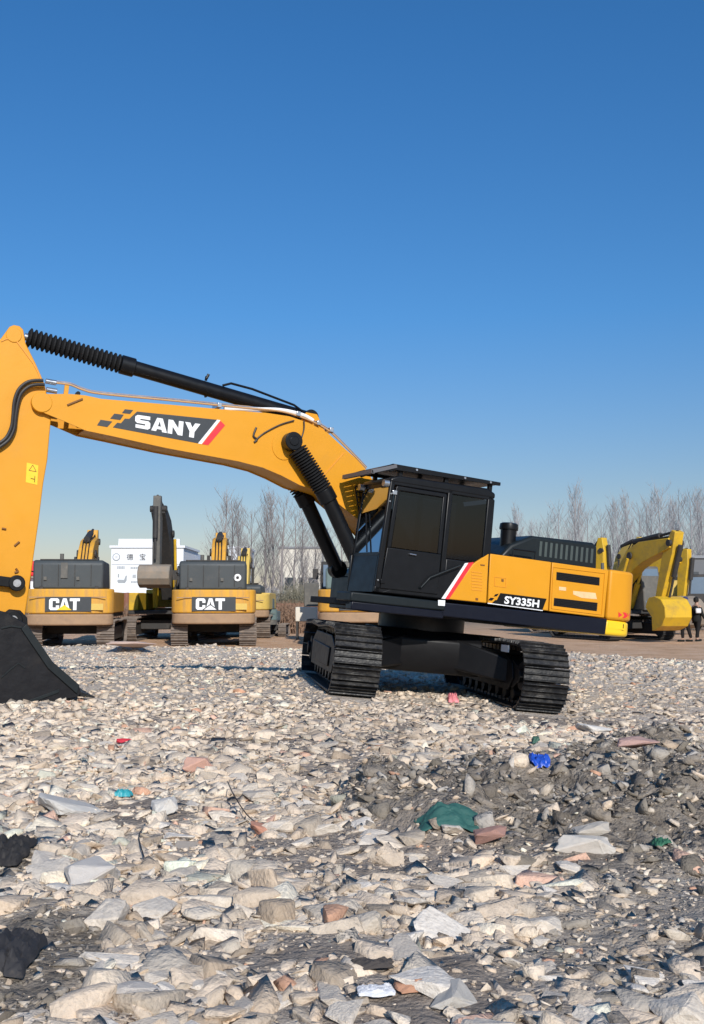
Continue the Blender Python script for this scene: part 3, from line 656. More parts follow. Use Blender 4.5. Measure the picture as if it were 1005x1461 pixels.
for (x0, y0, x1, y1) in ((3, 754, 9, 755), (21, 779, 28, 773), (23, 811, 26, 816), (26, 816, 21, 817)):
    MB().tube([P3(x0, y0, SB + .012), P3(x1, y1, SB + .012)], .014, 8).build('grease_line', M['orange_dk'], arm, smooth=True)
# linkage and bucket cylinder
LP = P3(24, 832, .36); LQ = Vector((6.98, .36, 1.12)); 
for s in (1, -1):
    lk_ = MB(); p_ = Vector((LP.x, s * .36, LP.z)); q_ = Vector((LQ.x, s * .36, LQ.z))
    lk_.tube([p_ - Vector((0, .04, 0)), p_ + Vector((0, .05, 0))], .105, 22).tube([q_ - Vector((0, .04, 0)), q_ + Vector((0, .05, 0))], .09, 18).bar(p_, q_, .07, .13)
    lk_.build('link_arm', M['black'], arm, .01)
MB().tube([(LQ.x, -.42, LQ.z), (LQ.x, .42, LQ.z)], .05, 14).tube([(LP.x, -.42, LP.z), (LP.x, .42, LP.z)], .05, 14).build('link_pin', M['steel'], arm)
MB().bar((LQ.x, 0, LQ.z), (6.72, 0, .72), .3, .12).build('bucket_link', M['black'], arm, .015)
bcy = empty('bucket_cylinder'); bcy.parent = EX
MB().tube([(LQ.x, 0, LQ.z), (7.22, 0, 2.1)], .05, 14).build('piston_rod', M['steel'], bcy, smooth=True)
MB().tube([(7.22, 0, 2.1), (7.30, 0, 3.75)], .10, 20).build('cylinder_barrel', M['black'], bcy, smooth=True)
MB().prism([(7.0, 3.5), (7.0, 3.95), (7.38, 3.82), (7.38, 3.68)], -.13, .13).build('cylinder_bracket', M['orange'], bcy, .01)

# ---- bucket
bu = empty('bucket'); bu.parent = EX
bp = [L(x, y, .75) for x, y in [(38, 890), (53, 915), (75, 944), (92, 960), (113, 977), (116, 989), (110, 995), (88, 998), (55, 1006), (36, 1011), (3, 1014)]]
bl = [(6.55, -.44), (6.85, -.30), (7.03, -.05), (7.08, .22), (6.98, .48), (6.80, .66), (6.62, .76)]
prof = bp + bl
m = MB(); sidepl = prof + [(6.35, .72)]
for b0, b1 in ((.72, .75), (-.75, -.72)): m.prism(sidepl, b0, b1)
m.build('side_plate', M['bucket'], bu, .008)
sh = prof[5:]; m = MB(); n = len(sh)
vs = [(a, b, c) for (a, c) in sh for b in (-.72, .72)]; ctr = Vector((6.2, 0, .15))
vin = []
for (a, c) in sh:
    d = (Vector((a, 0, c)) - ctr).normalized() * .03
    for b in (-.72, .72): vin.append((a - d.x, b, c - d.z))
m.add(vs + vin, [(2 * i, 2 * i + 1, 2 * i + 3, 2 * i + 2) for i in range(n - 1)] + [(2 * n + 2 * i, 2 * n + 2 * i + 2, 2 * n + 2 * i + 3, 2 * n + 2 * i + 1) for i in range(n - 1)])
m.build('bucket_shell', M['bucket'], bu, smooth=True)
# side cutter strip along the lip, slightly proud
lip = [L(x, y, .75) for x, y in [(38, 890), (75, 944), (113, 977), (110, 990), (68, 953), (30, 897)]]
loc(lip, .75, .785, 'side_cutter', M['greendk'], bu, .006); loc(lip, -.785, -.75, 'side_cutter', M['greendk'], bu, .006)
wr = [L(x, y, .75) for x, y in [(3, 1002), (30, 1003), (60, 992), (85, 983), (84, 988), (58, 998), (30, 1009), (3, 1008)]]
loc(wr, .75, .765, 'wear_strip', M['greendk'], bu, .004)
m = MB(); pp = [P3(*q, .757) for q in [(2, 967), (14, 956), (27, 946), (36, 953)]]
for i in range(3): m.bar(pp[i], pp[i + 1], .015, .012)
m.build('weld_bead', M['greendk'], bu)
m = MB(); pp = [P3(*q, .757) for q in [(2, 896), (16, 893), (31, 895)]]
for i in range(2): m.bar(pp[i], pp[i + 1], .03, .02)
m.build('hinge_rib', M['greendk'], bu)
for s in (-1, 1):
    m = MB(); a, c = L(18, 884, .33)
    ear = [(a - .22, .45), (a - .18, c + .04), (a - .08, c + .13), (a + .06, c + .13), (a + .16, c + .03), (6.75, .78), (6.75, .5)]
    m.prism(ear, s * .30, s * .36); m.tube([(a, s * .27, c), (a, s * .42, c)], .12, 24).build('hinge_ear', M['black'], bu, .01)
MB().tube([(L(18, 884, .33)[0], -.44, L(18, 884, .33)[1]), (L(18, 884, .33)[0], .44, L(18, 884, .33)[1])], .055, 18).build('hinge_pin', M['steel'], bu)
ta, tc_ = bp[5]
for k in range(5):
    b = -.62 + k * .31
    MB().add([(ta + .06, b - .06, tc_ + .03), (ta + .06, b + .06, tc_ + .03), (ta + .06, b + .06, tc_ - .05), (ta + .06, b - .06, tc_ - .05), (ta - .20, b - .04, tc_ - .04), (ta - .20, b + .04, tc_ - .04), (ta - .20, b + .04, tc_ - .06), (ta - .20, b - .04, tc_ - .06)],
             [(0, 1, 2, 3), (7, 6, 5, 4), (0, 4, 5, 1), (1, 5, 6, 2), (2, 6, 7, 3), (3, 7, 4, 0)]).build('tooth', M['shoe'], bu, .006)

# ================================================================== GROUND
def link_arrays(name, V, F3, mat, colors=None, attr='col', smooth=False, quads=False):
    me = bpy.data.meshes.new(name); k = 4 if quads else 3
    me.vertices.add(len(V)); me.vertices.foreach_set('co', V.astype(np.float32).ravel())
    me.loops.add(len(F3) * k); me.loops.foreach_set('vertex_index', F3.astype(np.int32).ravel())
    me.polygons.add(len(F3)); me.polygons.foreach_set('loop_start', np.arange(len(F3), dtype=np.int32) * k)
    me.update(calc_edges=True)
    if smooth: me.polygons.foreach_set('use_smooth', np.ones(len(F3), bool))
    if colors is not None:
        ca = me.color_attributes.new(attr, 'FLOAT_COLOR', 'POINT'); ca.data.foreach_set('color', colors.astype(np.float32).ravel())
    me.materials.append(mat); o = bpy.data.objects.new(name, me); COL.objects.link(o); return o

def ground_material():
    m, nt, P = new_mat('rubble and earth ground'); lk = nt.links.new
    geo = N(nt, 'ShaderNodeNewGeometry'); at = N(nt, 'ShaderNodeVertexColor'); at.layer_name = 'mask'
    sp = N(nt, 'ShaderNodeSeparateColor'); lk(at.outputs[0], sp.inputs[0])
    def noise(sc, det=6, ro=.6):
        n = N(nt, 'ShaderNodeTexNoise'); n.inputs['Scale'].default_value = sc; n.inputs['Detail'].default_value = det; n.inputs['Roughness'].default_value = ro; lk(geo.outputs['Position'], n.inputs['Vector']); return n
    def ramp(src, els):
        r = N(nt, 'ShaderNodeValToRGB'); e = r.color_ramp.elements
        while len(e) < len(els): e.new(.5)
        for i, (p_, c) in enumerate(els): e[i].position = p_; e[i].color = tuple(c) + (1,)
        lk(src, r.inputs[0]); return r.outputs[0]
    wob = noise(6, 4); wv = N(nt, 'ShaderNodeVectorMath', operation='MULTIPLY_ADD'); wv.inputs[1].default_value = (.10, .10, .10); lk(wob.outputs['Color'], wv.inputs[0]); lk(geo.outputs['Position'], wv.inputs[2])
    def voro(sc):
        n = N(nt, 'ShaderNodeTexVoronoi'); n.inputs['Scale'].default_value = sc; lk(wv.outputs[0], n.inputs['Vector']); return n
    def mixc(a_, b_, f_):
        x = N(nt, 'ShaderNodeMix', data_type='RGBA'); lk(f_, x.inputs[0]); lk(a_, x.inputs[6]); lk(b_, x.inputs[7]); return x.outputs[2]
    vs_ = [voro(q) for q in (8, 21, 52)]
    pal = [(.0, (.35, .28, .22)), (.18, (.47, .395, .32)), (.45, (.57, .49, .41)), (.75, (.65, .57, .485)), (.95, (.73, .66, .58))]
    cc = []
    for v_ in vs_:
        sp_ = N(nt, 'ShaderNodeSeparateColor'); lk(v_.outputs['Color'], sp_.inputs[0]); cc.append(ramp(sp_.outputs[0], pal))
    nm1 = ramp(noise(3.1, 5).outputs['Fac'], [(.42, (0, 0, 0)), (.58, (1, 1, 1))]); nm2 = ramp(noise(5.3, 5).outputs['Fac'], [(.40, (0, 0, 0)), (.55, (1, 1, 1))])
    powd = ramp(noise(26, 10, .75).outputs['Fac'], [(.28, (.36, .285, .22)), (.50, (.56, .475, .39)), (.72, (.67, .59, .505))])
    rub = mixc(mixc(cc[1], cc[2], nm1), mixc(cc[0], powd, nm1), nm2)
    n1 = noise(14, 10, .72); pmk = ramp(n1.outputs['Fac'], [(.38, (1, 1, 1)), (.56, (0, 0, 0))]); rub = mixc(rub, powd, pmk)
    n2 = noise(.9, 6); yd = ramp(n2.outputs['Fac'], [(.3, (.52, .31, .18)), (.5, (.66, .42, .26)), (.7, (.72, .50, .34))])
    n3 = noise(9, 8, .7); dk = ramp(n3.outputs['Fac'], [(.3, (.14, .115, .09)), (.55, (.27, .23, .19)), (.75, (.37, .325, .275))])
    n4 = noise(11, 8, .65); pa = ramp(n4.outputs['Fac'], [(.3, (.22, .175, .14)), (.6, (.36, .30, .25)), (.8, (.44, .385, .33))])
    def mix(a, b, f):
        x = N(nt, 'ShaderNodeMix', data_type='RGBA'); lk(f, x.inputs[0]); lk(a, x.inputs[6]); lk(b, x.inputs[7]); return x.outputs[2]
    c = mix(rub, pa, sp.outputs[2]); c = mix(c, dk, sp.outputs[1]); c = mix(c, yd, sp.outputs[0])
    far = N(nt, 'ShaderNodeMapRange'); sx = N(nt, 'ShaderNodeSeparateXYZ'); lk(geo.outputs['Position'], sx.inputs[0]); far.inputs[1].default_value = 48; far.inputs[2].default_value = 90; lk(sx.outputs[1], far.inputs[0])
    fr = N(nt, 'ShaderNodeRGB'); fr.outputs[0].default_value = (.21, .18, .14, 1); c = mix(c, fr.outputs[0], far.outputs[0])
    lk(c, P.inputs['Base Color']); P.inputs['Roughness'].default_value = .95; P.inputs['Specular IOR Level'].default_value = .15
    b = N(nt, 'ShaderNodeBump'); b.inputs['Strength'].default_value = .8; b.inputs['Distance'].default_value = .03; nb = noise(38, 8, .75)
    hh = nb.outputs['Fac']
    for v_, am in zip(vs_, (-1.6, -1.1, -.6)):
        q = N(nt, 'ShaderNodeMath', operation='MULTIPLY_ADD'); q.inputs[1].default_value = am; lk(v_.outputs['Distance'], q.inputs[0]); lk(hh, q.inputs[2]); hh = q.outputs[0]
    lk(hh, b.inputs['Height']); lk(b.outputs[0], P.inputs['Normal'])
    return m
M['ground'] = ground_material()
rr = [.0]; r_ = .5
while r_ < 6000: rr.append(r_); r_ *= 1.0085 if r_ < 60 else 1.06
rr = np.array(rr[1:])
an = np.concatenate([np.linspace(-30, 30, 430), np.linspace(33, 327, 70)]); an = np.radians(an)
RR, AA = np.meshgrid(rr, an, indexing='ij'); X = RR * np.sin(AA); Y = RR * np.cos(AA); Z = height(X, Y)
Z = np.where(RR > 70, Z * 0 - .15, Z)
V = np.stack([X, Y, Z], -1).reshape(-1, 3); nr, na = X.shape
i, j = np.meshgrid(np.arange(nr - 1), np.arange(na), indexing='ij'); j2 = (j + 1) % na
F4 = np.stack([i * na + j, (i + 1) * na + j, (i + 1) * na + j2, i * na + j2], -1).reshape(-1, 4)
yd, dk, pt = masks(X, Y); mk = np.stack([yd, dk, pt, np.ones_like(yd)], -1).reshape(-1, 4)
cv = np.array([[0, 0, hz(0, 0)]]); V = np.vstack([V, cv]); mk = np.vstack([mk, [[0, 0, 0, 1]]])
g = link_arrays('ground', V, F4[:, ::-1], M['ground'], mk, 'mask', smooth=True, quads=True)
tag(g, kind='structure')
bmg = bmesh.new(); bmg.from_mesh(g.data); bmg.verts.ensure_lookup_table()
for a_ in range(na): bmg.faces.new((bmg.verts[len(V) - 1], bmg.verts[a_], bmg.verts[(a_ + 1) % na])).smooth = True
bmesh.ops.recalc_face_normals(bmg, faces=bmg.faces); bmg.to_mesh(g.data); bmg.free()

# ------------------------------------------------------------------ stones
def stone_template(seed, flat=.6, npt=11, sub=0):
    rd = random.Random(seed); bm = bmesh.new()
    for _ in range(npt):
        v = Vector((rd.gauss(0, 1), rd.gauss(0, 1), rd.gauss(0, 1))).normalized(); v = Vector((max(-.74, min(.74, v.x * 1.05)), max(-.66, min(.66, v.y)), max(-.55, min(.55, v.z)) * flat)); bm.verts.new(v)
    r = bmesh.ops.convex_hull(bm, input=bm.verts); bmesh.ops.delete(bm, geom=[g_ for g_ in r['geom_interior'] if isinstance(g_, bmesh.types.BMVert)], context='VERTS')
    bmesh.ops.dissolve_limit(bm, angle_limit=R(14), verts=bm.verts, edges=bm.edges)
    if sub:
        bmesh.ops.bevel(bm, geom=list(bm.edges), offset=.045, segments=1, affect='EDGES', clamp_overlap=True)
        bmesh.ops.triangulate(bm, faces=bm.faces); bmesh.ops.subdivide_edges(bm, edges=bm.edges, cuts=sub, use_grid_fill=True)
        for v in bm.verts:
            n_ = mnoise.noise(v.co * 3.1 + Vector((seed, 0, 0))) * .07 + abs(mnoise.noise(v.co * 6 + Vector((0, seed, 0)))) * .07 + mnoise.noise(v.co * 15 + Vector((0, seed, 3))) * .022
            v.co += v.co.normalized() * n_
    bmesh.ops.triangulate(bm, faces=bm.faces); bmesh.ops.recalc_face_normals(bm, faces=bm.faces)
    bm.verts.ensure_lookup_table(); vs = np.array([v.co[:] for v in bm.verts]); fs = np.array([[v.index for v in f.verts] for f in bm.faces]); bm.free(); return vs, fs
TL_ = [stone_template(100 + k, random.choice([.5, .65, .8, 1.0]), 8 + k % 3) for k in range(22)]
TM_ = [stone_template(200 + k, random.choice([.45, .55, .7, .9]), 10, 1) for k in range(22)]
def stone_mat():
    m, nt, P = new_mat('broken concrete and stone'); lk = nt.links.new
    at = N(nt, 'ShaderNodeVertexColor'); at.layer_name = 'col'; geo = N(nt, 'ShaderNodeNewGeometry')
    n = N(nt, 'ShaderNodeTexNoise'); n.inputs['Scale'].default_value = 22; n.inputs['Detail'].default_value = 9; n.inputs['Roughness'].default_value = .7; lk(geo.outputs['Position'], n.inputs['Vector'])
    mr = N(nt, 'ShaderNodeMapRange'); mr.inputs[1].default_value = .25; mr.inputs[2].default_value = .75; mr.inputs[3].default_value = .72; mr.inputs[4].default_value = 1.2; lk(n.outputs['Fac'], mr.inputs[0])
    x = N(nt, 'ShaderNodeMix', data_type='RGBA', blend_type='MULTIPLY'); x.inputs[0].default_value = 1; lk(at.outputs[0], x.inputs[6]); lk(mr.outputs[0], x.inputs[7]); lk(x.outputs[2], P.inputs['Base Color'])
    P.inputs['Roughness'].default_value = .92; P.inputs['Specular IOR Level'].default_value = .2
    b = N(nt, 'ShaderNodeBump'); b.inputs['Strength'].default_value = .8; b.inputs['Distance'].default_value = .016; nb = N(nt, 'ShaderNodeTexNoise'); nb.inputs['Scale'].default_value = 55; nb.inputs['Detail'].default_value = 7; lk(geo.outputs['Position'], nb.inputs['Vector']); lk(nb.outputs['Fac'], b.inputs['Height']); lk(b.outputs[0], P.inputs['Normal'])
    return m
M['stone'] = stone_mat()
PAL = np.array([(.47, .42, .37), (.42, .375, .33), (.53, .485, .43), (.37, .34, .305), (.60, .56, .51), (.45, .43, .40), (.33, .28, .23), (.50, .43, .36), (.24, .21, .18), (.42, .25, .18), (.49, .33, .27), (.30, .33, .31)])
PAL = PAL * .90 * np.array([1.34, 1.20, 1.04]) + np.array([.078, .068, .057])
PW = np.array([.19, .16, .15, .11, .09, .09, .06, .07, .04, .012, .014, .012]); PW = PW / PW.sum()
DPAL = np.array([(.26, .22, .18), (.31, .27, .225), (.21, .18, .145), (.38, .335, .285), (.48, .43, .375), (.16, .135, .11)])
DW = np.array([.28, .24, .2, .14, .06, .08])
def in_view(X, Y, mar=.06): return np.abs(X) < (.345 + mar) * Y + .5
def scatter(name, n, y0, y1, s0, s1, tmpl, power=2.2, flatrot=.45, sink=.25, keep=None, pwr_y=1.0):
    Yc = y0 + (y1 - y0) * rng.random(n) ** (1 / 1.0) if pwr_y == 1 else None
    # uniform over the area of the widening field
    u = rng.random(n); Yc = np.sqrt(y0 ** 2 + (y1 ** 2 - y0 ** 2) * u); Xc = (rng.random(n) * 2 - 1) * (.41 * Yc + .6)
    yd, dk, pt = masks(Xc, Yc)
    ok = (yd < .35 + .4 * rng.random(n)) & (rng.random(n) > pt * .72)
    if keep is not None: ok &= keep(Xc, Yc)
    # leave the tracks and the bucket free
    c, s = math.cos(.1323), math.sin(.1323); du = (Xc - .988) * s - (Yc - 16.33) * c; dv = (Xc - .988) * c + (Yc - 16.33) * s
    ok &= ~((np.abs(du) < 2.55) & (np.abs(np.abs(dv) - 1.3) < .33))
    Xc, Yc, dk, yd = Xc[ok], Yc[ok], dk[ok], yd[ok]; m = len(Xc); Zc = height(Xc, Yc)
    S = s0 + (s1 - s0) * rng.random(m) ** power
    colr = PAL[rng.choice(len(PAL), m, p=PW)]; dcol = DPAL[rng.choice(len(DPAL), m, p=DW / DW.sum())]
    tone = 1 + .22 * fbm(Xc * .8, Yc * .5, 3, 77)[:, None]
    isd = (rng.random(m) < dk * .84)[:, None]; colr = np.where(isd, dcol, colr * tone)  # stones inside the painted shade patches darken as well
    colr = colr * (.86 + .28 * rng.random(m))[:, None]
    VV = []; FF = []; CC = []; off = 0
    idx = rng.integers(0, len(tmpl), m)
    for t in range(len(tmpl)):
        w = np.where(idx == t)[0]
        if not len(w): continue
        vs, fs = tmpl[t]; k = len(w)
        rz = rng.random(k) * 6.283; rx = (rng.random(k) - .5) * 2 * flatrot; ry = (rng.random(k) - .5) * 2 * flatrot
        sc = S[w][:, None] * (np.stack([.8 + .5 * rng.random(k), .6 + .5 * rng.random(k), .5 + .6 * rng.random(k)], -1))
        P_ = vs[None] * sc[:, None, :]
        cx, sx = np.cos(rx)[:, None], np.sin(rx)[:, None]; y_, z_ = P_[..., 1] * cx - P_[..., 2] * sx, P_[..., 1] * sx + P_[..., 2] * cx
        cy, sy = np.cos(ry)[:, None], np.sin(ry)[:, None]; x_, z_ = P_[..., 0] * cy + z_ * sy, -P_[..., 0] * sy + z_ * cy
        cz, sz = np.cos(rz)[:, None], np.sin(rz)[:, None]; X_, Y_ = x_ * cz - y_ * sz, x_ * sz + y_ * cz
        Q = np.stack([X_ + Xc[w][:, None], Y_ + Yc[w][:, None], z_ + (Zc[w] + S[w] * sink * (.2 + rng.random(k)))[:, None]], -1)
        VV.append(Q.reshape(-1, 3)); FF.append((fs[None] + (off + np.arange(k) * len(vs))[:, None, None]).reshape(-1, 3)); off += k * len(vs)
        CC.append(np.repeat(np.concatenate([colr[w], np.ones((k, 1))], 1), len(vs), 0))
    o = link_arrays(name, np.concatenate(VV), np.concatenate(FF), M['stone'], np.clip(np.concatenate(CC), .01, .8))
    tag(o, kind='stuff'); return o
o = scatter('gravel', 60000, 2.9, 11.5, .006, .042, TL_, 2.8, flatrot=.6, sink=-.1)
tag(o, 'pale crushed concrete grit and gravel between the foreground stones', 'gravel')
o = scatter('rubble', 24000, 2.9, 13.5, .022, .13, TL_, 2.6, sink=-.12, flatrot=.5, keep=lambda X_, Y_: (masks(X_, Y_)[1] < .5) | (rng.random(len(X_)) < .35))
tag(o, 'pale broken concrete rubble covering the ground in front of the orange excavator', 'rubble')
o = scatter('rubble', 95000, 9.5, 32, .015, .125, TL_, 4.2, sink=-.2, flatrot=.5)
tag(o, 'pale rubble spread around and behind the orange excavator up to the bare earth', 'rubble')
o = scatter('rubble', 4600, 2.9, 12, .055, .19, TM_, 1.9, flatrot=.3, sink=-.12, keep=lambda X_, Y_: masks(X_, Y_)[1] < .3)
tag(o, 'scattered fist sized lumps of broken concrete in the rubble', 'rubble')
o = scatter('rubble', 16000, 5.2, 11.5, .010, .11, TL_, 3.6, sink=-.02, flatrot=.8, keep=lambda X_, Y_: masks(X_, Y_)[1] > .6)
tag(o, 'dark grey brown earth clods heaped right of centre', 'rubble')

# the large separate chunks in the foreground
CH = [stone_template(300 + k, [.5, .6, .75, .45, .9][k % 5], 11, 2) for k in range(14)]
def chunk_mat(i, c): return pm('chunk %d' % i, c, .92, var=.22, scale=5, dirt=.5, dirtcol=(.36, .30, .24), bump=.45, bscale=9)
CM = [chunk_mat(i, c) for i, c in enumerate([(.65, .57, .48), (.58, .51, .43), (.69, .62, .54), (.51, .44, .365), (.61, .53, .44)])]
CME = []
for k, (vs, fs) in enumerate(CH):
    for mi in (k % 5, (k + 2) % 5):
        me = bpy.data.meshes.new('concrete_chunk'); me.from_pydata(vs.tolist(), [], fs.tolist()); me.materials.append(CM[mi]); CME.append(me)
def put_chunk(x, y, s, name='concrete_chunk', me=None, sc=None, rz=None, tilt=.22, sink=.0, mat=None, sub=None):
    o = bpy.data.objects.new(name, me or random.choice(CME)); COL.objects.link(o)
    if mat: o.data = o.data.copy(); o.data.materials.clear(); o.data.materials.append(mat)
    o.location = (x, y, hz(x, y) + s * sink); o.rotation_euler = (random.uniform(-tilt, tilt), random.uniform(-tilt, tilt), random.uniform(0, 6.28) if rz is None else rz)
    sc = sc or (random.uniform(.9, 1.3), random.uniform(.7, 1.1), random.uniform(.55, .85)); o.scale = (s * sc[0], s * sc[1], s * sc[2]); return o
cnt = 0; tries = 0; placed = []
while cnt < 285 and tries < 8000:
    tries += 1
    y = 3.35 + 7.2 * random.random() ** 1.5; x = random.uniform(-.37, .37) * y
    yd_, dk_, pt_ = [float(q[0]) for q in masks(np.array([x]), np.array([y]))]
    if dk_ > .5 or random.random() < pt_ * .8: continue
    s = (.055 + .12 * random.random() ** 1.6) * (1.0 if random.random() < .85 else 1.3)
    if any(math.hypot(x - a, y - b) < (s + q) * .62 for a, b, q in placed): continue
    placed.append((x, y, s)); o = put_chunk(x, y, s)
    tag(o, 'pale angular chunk of broken concrete lying loose in the foreground rubble', 'concrete chunk', 'loose concrete chunks in the foreground rubble'); cnt += 1

def special(px, py, s, name, label, cat, col, sc, rz=0, k=0, sink=.15, tilt=.1, rough=.9):
    p = gpos(px, py); vs, fs = CH[k]; me = bpy.data.meshes.new(name); me.from_pydata(vs.tolist(), [], fs.tolist())
    me.materials.append(pm(name + ' surface', col, rough, var=.14, scale=6, dirt=.25, dirtcol=(.34, .29, .24), bump=.4, bscale=35))
    o = put_chunk(p.x, p.y, s, name, me, sc, rz, tilt, sink); tag(o, label, cat); return o
special(170, 1432, .21, 'concrete_slab', 'large flat grey slab of broken concrete near the bottom left corner', 'slab', (.50, .45, .40), (1.1, .85, .75), .2, 1, -.05)
special(292, 1210, .21, 'flat_stone', 'wide flat tan stone above the left half of the foreground', 'stone', (.44, .37, .30), (1.1, .8, .35), 0, 2, .0)
special(103, 1158, .27, 'concrete_lump', 'big rounded pale lump of concrete on the left below the teal bag', 'concrete lump', (.52, .49, .45), (1.1, .8, .6), .3, 2, .2)
special(126, 1262, .20, 'concrete_lump', 'bulky pale stone at the left edge of the foreground beside the dark shade sheet', 'concrete lump', (.55, .50, .45), (1.1, .9, .7), .9, 4, .2)
special(238, 1160, .16, 'concrete_block', 'small square cut pale block lying on its edge', 'block', (.60, .56, .51), (.8, .9, .9), .4, 7, .3)
special(280, 1103, .17, 'brick_piece', 'salmon coloured piece of brick left of centre', 'brick', (.56, .33, .25), (1, .8, .9), .3, 4, .3)
special(382, 1190, .14, 'brick_piece', 'orange red broken brick beside the flat tan stone', 'brick', (.50, .24, .16), (1.0, .7, .8), .1, 2, .3)
special(598, 1412, .10, 'roof_tile', 'orange terracotta tile fragment at the bottom edge right of centre', 'tile', (.50, .26, .16), (1.2, .7, .6), .1, 7, .2)
special(832, 1212, .15, 'concrete_beam', 'long pale slab of concrete on the right lying over the dark clods', 'slab', (.56, .51, .45), (1.5, .7, .85), -.1, 4, .0)
special(845, 1190, .13, 'concrete_slab', 'flat grey slab just behind the long pale one on the right', 'slab', (.47, .42, .36), (1.2, .8, .9), .2, 9, .05)
special(640, 1428, .12, 'concrete_lump', 'tall pale lump at the bottom edge right of the terracotta tile', 'concrete lump', (.48, .44, .39), (1, .9, .8), .5, 10, .15)
special(188, 932, .65, 'flat_stone', 'pinkish flat stone on the rubble ridge in front of the left rear machine', 'stone', (.50, .36, .29), (1.5, .8, .45), .1, 12, .25)
special(700, 1205, .14, 'brick_piece', 'dull red brick fragment between the green tarp and the dark heap', 'brick', (.36, .20, .16), (1.0, .8, .8), .1, 9, .3)
special(905, 1075, .22, 'brick_piece', 'dusky pink brick rubble piece at the right edge behind the dark clods', 'brick', (.44, .28, .24), (1.2, .8, .8), .1, 12, .2)
special(850, 1046, .24, 'concrete_lump', 'rounded white stone on the right behind the dark heap', 'stone', (.64, .60, .55), (1.1, .9, .6), .1, 2, .3)
special(178, 1062, .09, 'drink_can', 'crushed bright red can on the rubble left of centre', 'can', (.60, .03, .05), (1.2, .7, .7), .4, 1, .4, rough=.4)

def crumple(px, py, w, d, h, name, label, cat, col, rough=.5, seed=0, rz=0, n=26):
    p = gpos(px, py); vs = []; 
    for j in range(n):
        for i in range(n):
            u = i / (n - 1) * 2 - 1; v = j / (n - 1) * 2 - 1; q = Vector((u * 1.3, v * 1.3, seed * 3.7))
            e = mnoise.noise(Vector((math.atan2(v, u) * 1.3, seed, 2))) * .3
            rr_ = max(abs(u), abs(v)); fac = 1 - .22 * rr_ * (1 + e * 2)
            x = (u * fac + .12 * mnoise.noise(q * 2)) * w / 2; y = (v * fac + .12 * mnoise.noise(q * 2 + Vector((9, 0, 0)))) * d / 2
            x2 = x * math.cos(rz) - y * math.sin(rz); y2 = x * math.sin(rz) + y * math.cos(rz)
            f_ = abs(mnoise.noise(q * 2.2)) * .9 + abs(mnoise.noise(q * 5)) * .5
            z_ = h * (f_ + .55) * (1 - rr_ ** 4) ; vs.append((x2, y2, z_))
    hh = height(np.array([v[0] + p.x for v in vs]), np.array([v[1] + p.y for v in vs])); vs = [(v[0], v[1], v[2] + float(q) - p.z + .02) for v, q in zip(vs, hh)]
    fs = [(j * n + i, j * n + i + 1, (j + 1) * n + i + 1, (j + 1) * n + i) for j in range(n - 1) for i in range(n - 1)]
    me = bpy.data.meshes.new(name); me.from_pydata(vs, [], fs); me.materials.append(pm(name + ' film', col, rough, var=.2, scale=8, dirt=.15))
    o = bpy.data.objects.new(name, me); COL.objects.link(o); o.location = p; me.polygons.foreach_set('use_smooth', [i % 3 > 0 for i in range(len(fs))])
    tag(o, label, cat); return o
crumple(176, 1139, .16, .13, .04, 'plastic_bag', 'crumpled bright teal plastic bag on the rubble at the left', 'plastic bag', (.03, .30, .34), .4, 1)
crumple(770, 1092, .17, .22, .045, 'plastic_bag', 'crumpled royal blue plastic bag on the dark clods', 'plastic bag', (.015, .07, .42), .35, 2)
crumple(640, 1166, .50, .24, .022, 'tarpaulin_scrap', 'dark green scrap of tarpaulin netting lying right of centre', 'tarpaulin', (.025, .10, .085), .7, 3)
crumple(647, 1003, .20, .16, .10, 'plastic_bag', 'small pink plastic bag in front of the gap between the tracks', 'plastic bag', (.62, .18, .20), .5, 4)
crumple(944, 1208, .12, .16, .022, 'plastic_wrapper', 'small green wrapper among the dark clods at the right edge', 'wrapper', (.03, .13, .07), .7, 5)
crumple(537, 1428, .17, .10, .02, 'plastic_or_shade_sheet', 'thin whitish plastic sheet at the bottom edge left of the terracotta tile', 'plastic sheet', (.62, .62, .64), .3, 6)
crumple(10, 1222, .32, .46, .07, 'plastic_or_shade_sheet', 'blackish sheet standing in for cast shade at the left edge, the farther of two', 'plastic sheet', (.020, .018, .018), .8, 7)  # added dark sheet, takes the place of a cast shadow
crumple(14, 1372, .26, .50, .075, 'plastic_or_shade_sheet', 'crumpled blackish sheet standing in for cast shade at the left edge, the nearer of two', 'plastic sheet', (.024, .023, .026), .8, 8)  # second added sheet, also in place of the cast shadow
crumple(530, 1388, .22, .10, .02, 'felt_scrap', 'dark flat scrap of felt below the centre of the foreground', 'felt scrap', (.06, .05, .045), .9, 9)
crumple(765, 1062, .10, .10, .06, 'plastic_wrapper', 'small dark green wrapper at the top of the dark heap', 'wrapper', (.03, .10, .07), .6, 10)
def wire(px, name, label, r=.004):
    pts = []
    for x, y, h in px:
        p = gpos(x, y); pts.append(Vector((p.x, p.y, p.z + h)))
    out = []
    for i in range(len(pts) - 1):
        p0, p1, p2, p3 = [pts[max(0, min(len(pts) - 1, j))] for j in (i - 1, i, i + 1, i + 2)]
        for k in range(6):
            t = k / 6; out.append(.5 * ((2 * p1) + (p2 - p0) * t + (2 * p0 - 5 * p1 + 4 * p2 - p3) * t * t + (3 * p1 - p0 - 3 * p2 + p3) * t ** 3))
    out.append(pts[-1]); o = MB().tube(out, r, 6).build(name, M['hose'], smooth=True); tag(o, label, 'wire')
wire([(325, 1135, .10), (333, 1158, .12), (352, 1175, .06), (372, 1190, .05)], 'wire', 'thin dark wire curving out of the rubble beside the red brick')
wire([(203, 1190, .03), (198, 1212, .07), (206, 1232, .03)], 'wire', 'short bent wire left of the flat tan stone')

